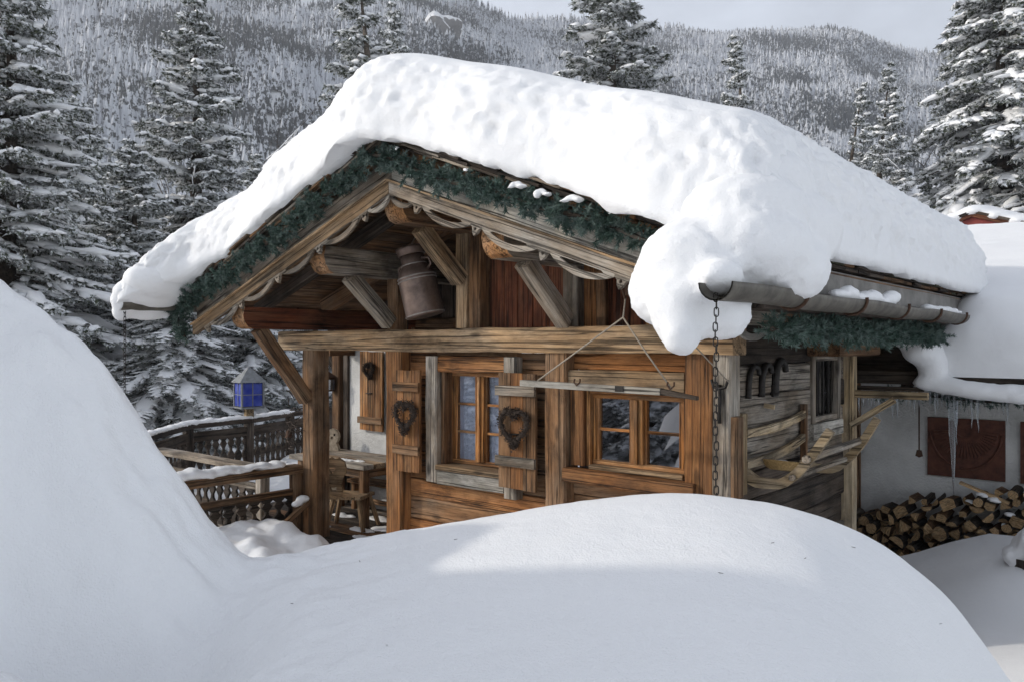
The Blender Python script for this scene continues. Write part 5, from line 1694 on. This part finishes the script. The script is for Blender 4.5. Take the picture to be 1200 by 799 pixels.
# twig swag with a bell on the porch post
SWG = thing('twig_swag', (-4.36, -.12, 1.25), 'dark twig swag with a little bell hanging on the porch post', 'swag')
g_ = random.Random(9); m = MB()
for i in range(46):
    p = Vector((-4.40 + g_.gauss(0, .05), -.12 + g_.gauss(0, .02), 1.38 + g_.gauss(0, .10)))
    d = Vector((g_.gauss(0, .07), g_.gauss(0, .03), g_.gauss(-.02, .08)))
    m.tube([p, p + d * .5 + Vector((0, 0, .012)), p + d], [.006, .005, .002], 4)
m.build('twigs', 'twig', SWG)
MB().lathe([(.006, .07), (.022, .06), (.030, .02), (.042, 0)], 12, center=(-4.44, -.13, 1.25), caps=False).build('bell', 'rust', SWG)
# ================================================================== conifers
def fir_arrays(seed, H, Rm, nwh=26, per=6, droop=.35, snow=1.0, fine=1.0, low=.06, taper=.85, size=1.0, load=1.0):
    """one fir of height H, crown radius Rm: needle triangles and snow pads as arrays (local, base at 0)"""
    g = np.random.default_rng(seed)
    tri, snv, snf = [], [], []
    so = 0
    trunk = MB(); trunk.tube([(0, 0, -.6), (0, 0, H * .35), (g.normal() * .02 * H, g.normal() * .01 * H, H * .7), (0, 0, H)], [.030 * H ** .85 + .03, .022 * H ** .85, .011 * H ** .85, .006], 7)
    for wv in range(nwh):
        f = wv / (nwh - 1)
        f = low + (1 - low) * f ** .92
        zc = H * f
        L0 = Rm * (1 - f) ** taper * (1.0 if f > .12 else .85) + .10 * size
        nb = max(3, int(per * (1 - f * .35) + g.uniform(-.5, 1)))
        a0 = g.uniform(0, 6.28)
        for b in range(nb):
            az_ = a0 + 6.283 * b / nb + g.normal() * .22
            L = L0 * g.uniform(.62, 1.15)
            z0 = zc + g.normal() * H / nwh * .35
            up0 = .35 * (f - .35) + g.normal() * .08                   # young branches rise, old ones hang
            dr = droop * (1.1 - .6 * f) * g.uniform(.7, 1.3)
            n = 9
            t = np.linspace(0, 1, n)
            hor = L * t
            zz = z0 + L * (up0 * t - dr * t ** 1.7 + .16 * t ** 4)
            u = np.array([math.cos(az_), math.sin(az_)]); v = np.array([-u[1], u[0]])
            bend = g.normal() * .10 * L * t ** 2
            C = np.stack([u[0] * hor + v[0] * bend, u[1] * hor + v[1] * bend, zz], 1)
            # side twigs
            nt_ = max(6, int((9 + 15 * L / size) * fine))
            tt = g.uniform(.10, 1.0, nt_)
            base = np.stack([np.interp(tt, t, C[:, i]) for i in range(3)], 1)
            sd = np.where(g.random(nt_) < .5, -1, 1)
            tl = (.10 * size + .40 * L * (1 - tt) ** .8 * np.clip(tt * 3, .3, 1)) * g.uniform(.6, 1.15, nt_)
            ang = g.uniform(.55, 1.15, nt_) * sd
            dirx = u[0] * np.cos(ang) + v[0] * np.sin(ang); diry = u[1] * np.cos(ang) + v[1] * np.sin(ang)
            dz = -.25 - .35 * g.random(nt_) * dr * 2 + .2 * f
            D = np.stack([dirx, diry, np.full(nt_, 0.) + dz], 1); D /= np.linalg.norm(D, axis=1, keepdims=True)
            # needles along each twig
            kn = max(6, int(13 * fine))
            q = g.uniform(.0, 1.0, (nt_, kn))
            pb = base[:, None] + D[:, None] * (tl[:, None] * q)[..., None]
            nd = g.normal(size=(nt_, kn, 3)) * np.array([.7, .7, .6]) + D[:, None] * .75 + np.array([0, 0, -.38])
            nd /= np.linalg.norm(nd, axis=2, keepdims=True)
            nl = size * g.uniform(.055, .13, (nt_, kn))
            sv_ = np.cross(nd, g.normal(size=(nt_, kn, 3))); sv_ /= np.linalg.norm(sv_, axis=2, keepdims=True) + 1e-9
            ww = nl * .27
            tri.append(np.stack([pb - sv_ * ww[..., None], pb + sv_ * ww[..., None], pb + nd * nl[..., None]], 2).reshape(-1, 3))
            # needles along the branch itself
            kb = int(22 * fine * max(.5, L / size))
            q = g.uniform(.05, 1.0, kb)
            pb = np.stack([np.interp(q, t, C[:, i]) for i in range(3)], 1)
            nd = g.normal(size=(kb, 3)); nd[:, 2] -= .7; nd /= np.linalg.norm(nd, axis=1, keepdims=True)
            nl = size * g.uniform(.06, .13, kb)
            sv_ = np.cross(nd, g.normal(size=(kb, 3))); sv_ /= np.linalg.norm(sv_, axis=1, keepdims=True) + 1e-9
            tri.append(np.stack([pb - sv_ * (nl * .2)[:, None], pb + sv_ * (nl * .2)[:, None], pb + nd * nl[:, None]], 1).reshape(-1, 3))
            # wood of the branch
            trunk.tube([tuple(C[i]) for i in (0, 3, 6, 8)], [.012 * size * (L / size) ** .7 + .004, .010 * size * (L / size) ** .7, .006 * size, .002], 4, caps=False)
            # snow pads: lumpy flattened sausages riding on the branch and some twigs
            def pad(PC, wd, th):
                nonlocal so
                m_ = len(PC); k = 6
                d_ = np.gradient(PC, axis=0); d_ /= np.linalg.norm(d_, axis=1, keepdims=True) + 1e-9
                sdv = np.stack([-d_[:, 1], d_[:, 0], np.zeros(m_)], 1); sdv /= np.linalg.norm(sdv, axis=1, keepdims=True) + 1e-9
                tt_ = np.linspace(0, 1, m_)
                env = np.sqrt(np.clip(np.sin(np.pi * (.04 + .92 * tt_)), 0, 1)) * g.uniform(.55, 1.25, m_)
                rings = []
                for a in range(k):
                    an = 2 * np.pi * a / k
                    cx, cz = math.cos(an), math.sin(an)
                    rings.append(PC + sdv * (wd * env * cx * g.uniform(.8, 1.2, m_))[:, None] + np.array([0, 0, 1]) * ((th * env * (cz if cz > 0 else cz * .35)) + th * .25)[:, None])
                R_ = np.stack(rings, 1).reshape(-1, 3)
                i = np.arange(m_ - 1)
                for a in range(k):
                    b2 = (a + 1) % k
                    snf.append(np.stack([so + i * k + a, so + (i + 1) * k + a, so + (i + 1) * k + b2, so + i * k + b2], 1)[:, ::-1])
                snv.append(R_); so += len(R_)
            if g.random() < .92 * snow:
                a_, b_ = g.uniform(.12, .35), g.uniform(.8, 1.0)
                q = np.linspace(a_, b_, 7)
                pad(np.stack([np.interp(q, t, C[:, i]) for i in range(3)], 1), load * size * (.035 + .055 * (L / size) ** .6) * g.uniform(.6, 1.35), load * size * (.030 + .03 * (L / size) ** .5) * g.uniform(.6, 1.4))
            pick = g.random(nt_) < .72 * snow
            for j in np.where(pick)[0]:
                q = np.linspace(.0, .9, 4)
                pad(base[j] + D[j] * (tl[j] * q)[:, None], load * size * g.uniform(.028, .070), load * size * g.uniform(.020, .05))
    V = np.concatenate(tri); F = np.arange(len(V)).reshape(-1, 3)
    return trunk, V, F, (np.concatenate(snv) if snv else None), (np.concatenate(snf) if snf else None)

FIRS = {}
def fir_proto(key, seed, **kw):
    trunk, V, F, SV, SF = fir_arrays(seed, **kw)
    FIRS[key] = (trunk.mesh('trunk', 'bark'), np_mesh('crown', V, F, 'needles'), np_mesh('snow', SV, SF, 'snow', smooth=True), kw['H'])
def plant(key, x, y, top, label, yaw=0., zbase=None, wide=1.0, name='fir_tree', group='fir trees around the chalet'):
    tr, cr, sn, H = FIRS[key]
    z = float(ground_z(np.array([x]), np.array([y]))[0]) - .1 if zbase is None else zbase
    s = (top - z) / H
    T = thing(name, (x, y, z), label, 'tree', group)
    M = Matrix.Translation((x, y, z)) @ Matrix.Rotation(yaw, 4, 'Z') @ Matrix.Diagonal((s * wide, s * wide, s, 1))
    for nm, me in (('trunk', tr), ('crown', cr), ('snow_load', sn)):
        link(bpy.data.objects.new(nm, me), T, M)
    return T
fir_proto('big', 1, H=10., Rm=2.6, nwh=42, per=9, load=1.6, droop=.42, size=1.0, fine=1.0, snow=.85)
fir_proto('mid', 2, H=10., Rm=2.3, nwh=36, per=8, load=1.7, droop=.30, size=1.0, fine=1.0, snow=.9)
fir_proto('slim', 3, H=10., Rm=1.6, nwh=30, per=7, load=1.5, droop=.25, size=1.0, fine=.9, snow=1.0)
fir_proto('laden', 4, H=10., Rm=2.9, nwh=38, per=9, droop=1.0, size=1.1, load=1.6, taper=.7, fine=1.1, snow=1.0)
fir_proto('bushy', 5, H=7., Rm=2.4, nwh=32, per=9, load=1.5, droop=.36, size=.9, fine=1.0, snow=.9)
def seen(px, d):       # ground position along a bearing surveyed from the photograph
    x, y = from_rd((px - 600) / 935 * d, d)
    return x, y
def topz(py, d):
    return CAM.z + (403 - py) / 935 * d
FT = [
 ('big', 5, 13.5, -110, 'tall dense fir with snowy drooping boughs at the left edge', 0.3, 1.15),
 ('mid', 228, 21., -6, 'shapely snow dusted fir rising left of the chalet roof', 1.1, 1.2),
 ('bushy', 92, 19., 128, 'lower bushy fir between the left edge fir and the shapely fir', 2.0, 1.1),
 ('bushy', 150, 16.5, 176, 'snow covered young fir just left of the roof end', 3.4, 1.25),
 ('big', 300, 17., 190, 'dark fir standing behind the terrace and the blue lantern', 4.0, 1.25),
 ('laden', 205, 14.2, 305, 'low snowy fir boughs below the left gutter', 5.1, 1.9),
 ('bushy', 60, 15., 260, 'snow laden fir partly hidden behind the foreground drift', 0.9, 1.6),
 ('mid', 385, 19., 215, 'fir glimpsed behind the porch post', 2.6, 1.2),
 ('slim', 420, 29., -32, 'fir with a crown rising just above the left roof slope', .4, 1.25),
 ('slim', 462, 34., 16, 'small slim fir tip beside the larger crown above the roof', 2.2, .9),
 ('mid', 720, 27., -58, 'big dark fir rising behind the middle of the snowy roof', 5.5, 1.4),
 ('slim', 862, 40., 52, 'slender fir tip standing alone above the right roof slope', 1.9, 1.0),
 ('slim', 1042, 33., 84, 'narrow fir with snowy twigs left of the bare tree', 3.0, 1.0),
 ('slim', 1010, 37., 106, 'thin grey fir farthest left of the group by the red gable', 4.2, .9),
 ('laden', 1182, 25., -80, 'huge fir bowed under heavy snow at the right edge', .2, 1.25),
 ('laden', 1240, 23.5, 120, 'lower snow laden fir cut off by the right edge', 2.5, 1.3),
]
for key, px, d, py, lab, yw_, wd_ in FT:
    x, y = seen(px, d)
    plant(key, x, y, topz(py, d), lab, yw_, None, wd_)
# firs across the yard that the window panes mirror
for i, (x, y, h, lab) in enumerate([(-5.3, -8.2, 2.5, 'nearest'), (-6.6, -9.6, 3.1, 'tallest'), (-4.6, -9.6, 2.7, 'rightmost'), (-8.2, -10.8, 3.6, 'farthest'), (-6.0, -11.5, 3.3, 'rearmost'), (-3.6, -10.8, 2.8, 'outermost'), (-8.0, -6.4, 2.6, 'leftmost'), (-9.6, -8.0, 3.2, 'darkest'), (-7.3, -7.6, 2.4, 'smallest')]):
    plant('bushy', x, y, h, 'young snowy fir across the yard, mirrored in the window panes', i * 1.7, -.3, 1.2, group='firs mirrored in the window')

# bare deciduous trees
def bare_tree(px, d, py, label, seed, spread=.5, snowy=.5, thick=.014):
    g = random.Random(seed)
    x, y = seen(px, d); zt = topz(py, d)
    z = float(ground_z(np.array([x]), np.array([y]))[0]) - .1
    H = zt - z
    T = thing('bare_tree', (x, y, z), label, 'tree')
    wood, sn = MB(), MB()
    def grow(p, dr, L, r, lev):
        r = max(r, .006)
        n = 4
        pts = [p]; q = Vector(p); dv = Vector(dr)
        for i in range(n):
            dv = (dv + Vector((g.gauss(0, .16), g.gauss(0, .16), g.gauss(.03, .12)))).normalized()
            q = q + dv * L / n
            pts.append(q.copy())
        rs = [r * (1 - .55 * i / n) for i in range(n + 1)]
        wood.tube(pts, rs, 5 if lev < 2 else 3, caps=False)
        if abs(dv.z) < .85 and g.random() < snowy:
            sn.tube([p_ + Vector((0, 0, r_ * .9 + .006)) for p_, r_ in zip(pts[1:], rs[1:])], [r_ * 1.0 + .010 for r_ in rs[1:]], 5, caps=True)
        if lev < 4:
            for i in range(3 if lev else 7):
                t = g.uniform(.35, 1)
                pp = pts[0].lerp(pts[-1], t) if lev == 0 else pts[g.randint(1, n)]
                if lev == 0:
                    k = t * n; k0 = min(int(k), n - 1); pp = pts[k0].lerp(pts[k0 + 1], k - k0)
                nd = (dv + Vector((g.gauss(0, 1), g.gauss(0, 1), g.gauss(.2, .5))) * spread * 1.4).normalized()
                grow(pp, nd, L * g.uniform(.42, .62), r * .5, lev + 1)
    grow(Vector((x, y, z)), (0, 0, 1), H * .72, H * thick, 0)
    wood.build('branches', 'bark', T); sn.build('snow_load', 'snow', T)['kind'] = 'stuff'
bare_tree(1085, 28., 105, 'bare snowy tree with crooked twigs between the firs at right', 3, .6, .15, .005)
bare_tree(372, 25., 108, 'bare leafless tree with thin twigs behind the left roof slope', 5, .55, .3, .007)
# ================================================================== cold air before the mountainside, box stretched sunwards to dim the sun
hz = MB(); hz.box(-980, 420, -640, 1420, -32, 430)
HZ_ = hz.build('haze', 'snow', None)
HZ_.data.materials.clear()
g = NG('haze_air')
g.t.nodes.remove(g.b)
pv = g.n('VolumePrincipled', {'Color': (0.80, 0.83, 0.90, 1), 'Density': 0.0007, 'Anisotropy': 0.2})
g.link(pv, 0, g.t.nodes['Material Output'], 'Volume')
HZ_.data.materials.append(g.m)
tag(HZ_, 'thin cold haze in front of the mountainside, extended sunwards to dim the sun', 'haze', kind='stuff')
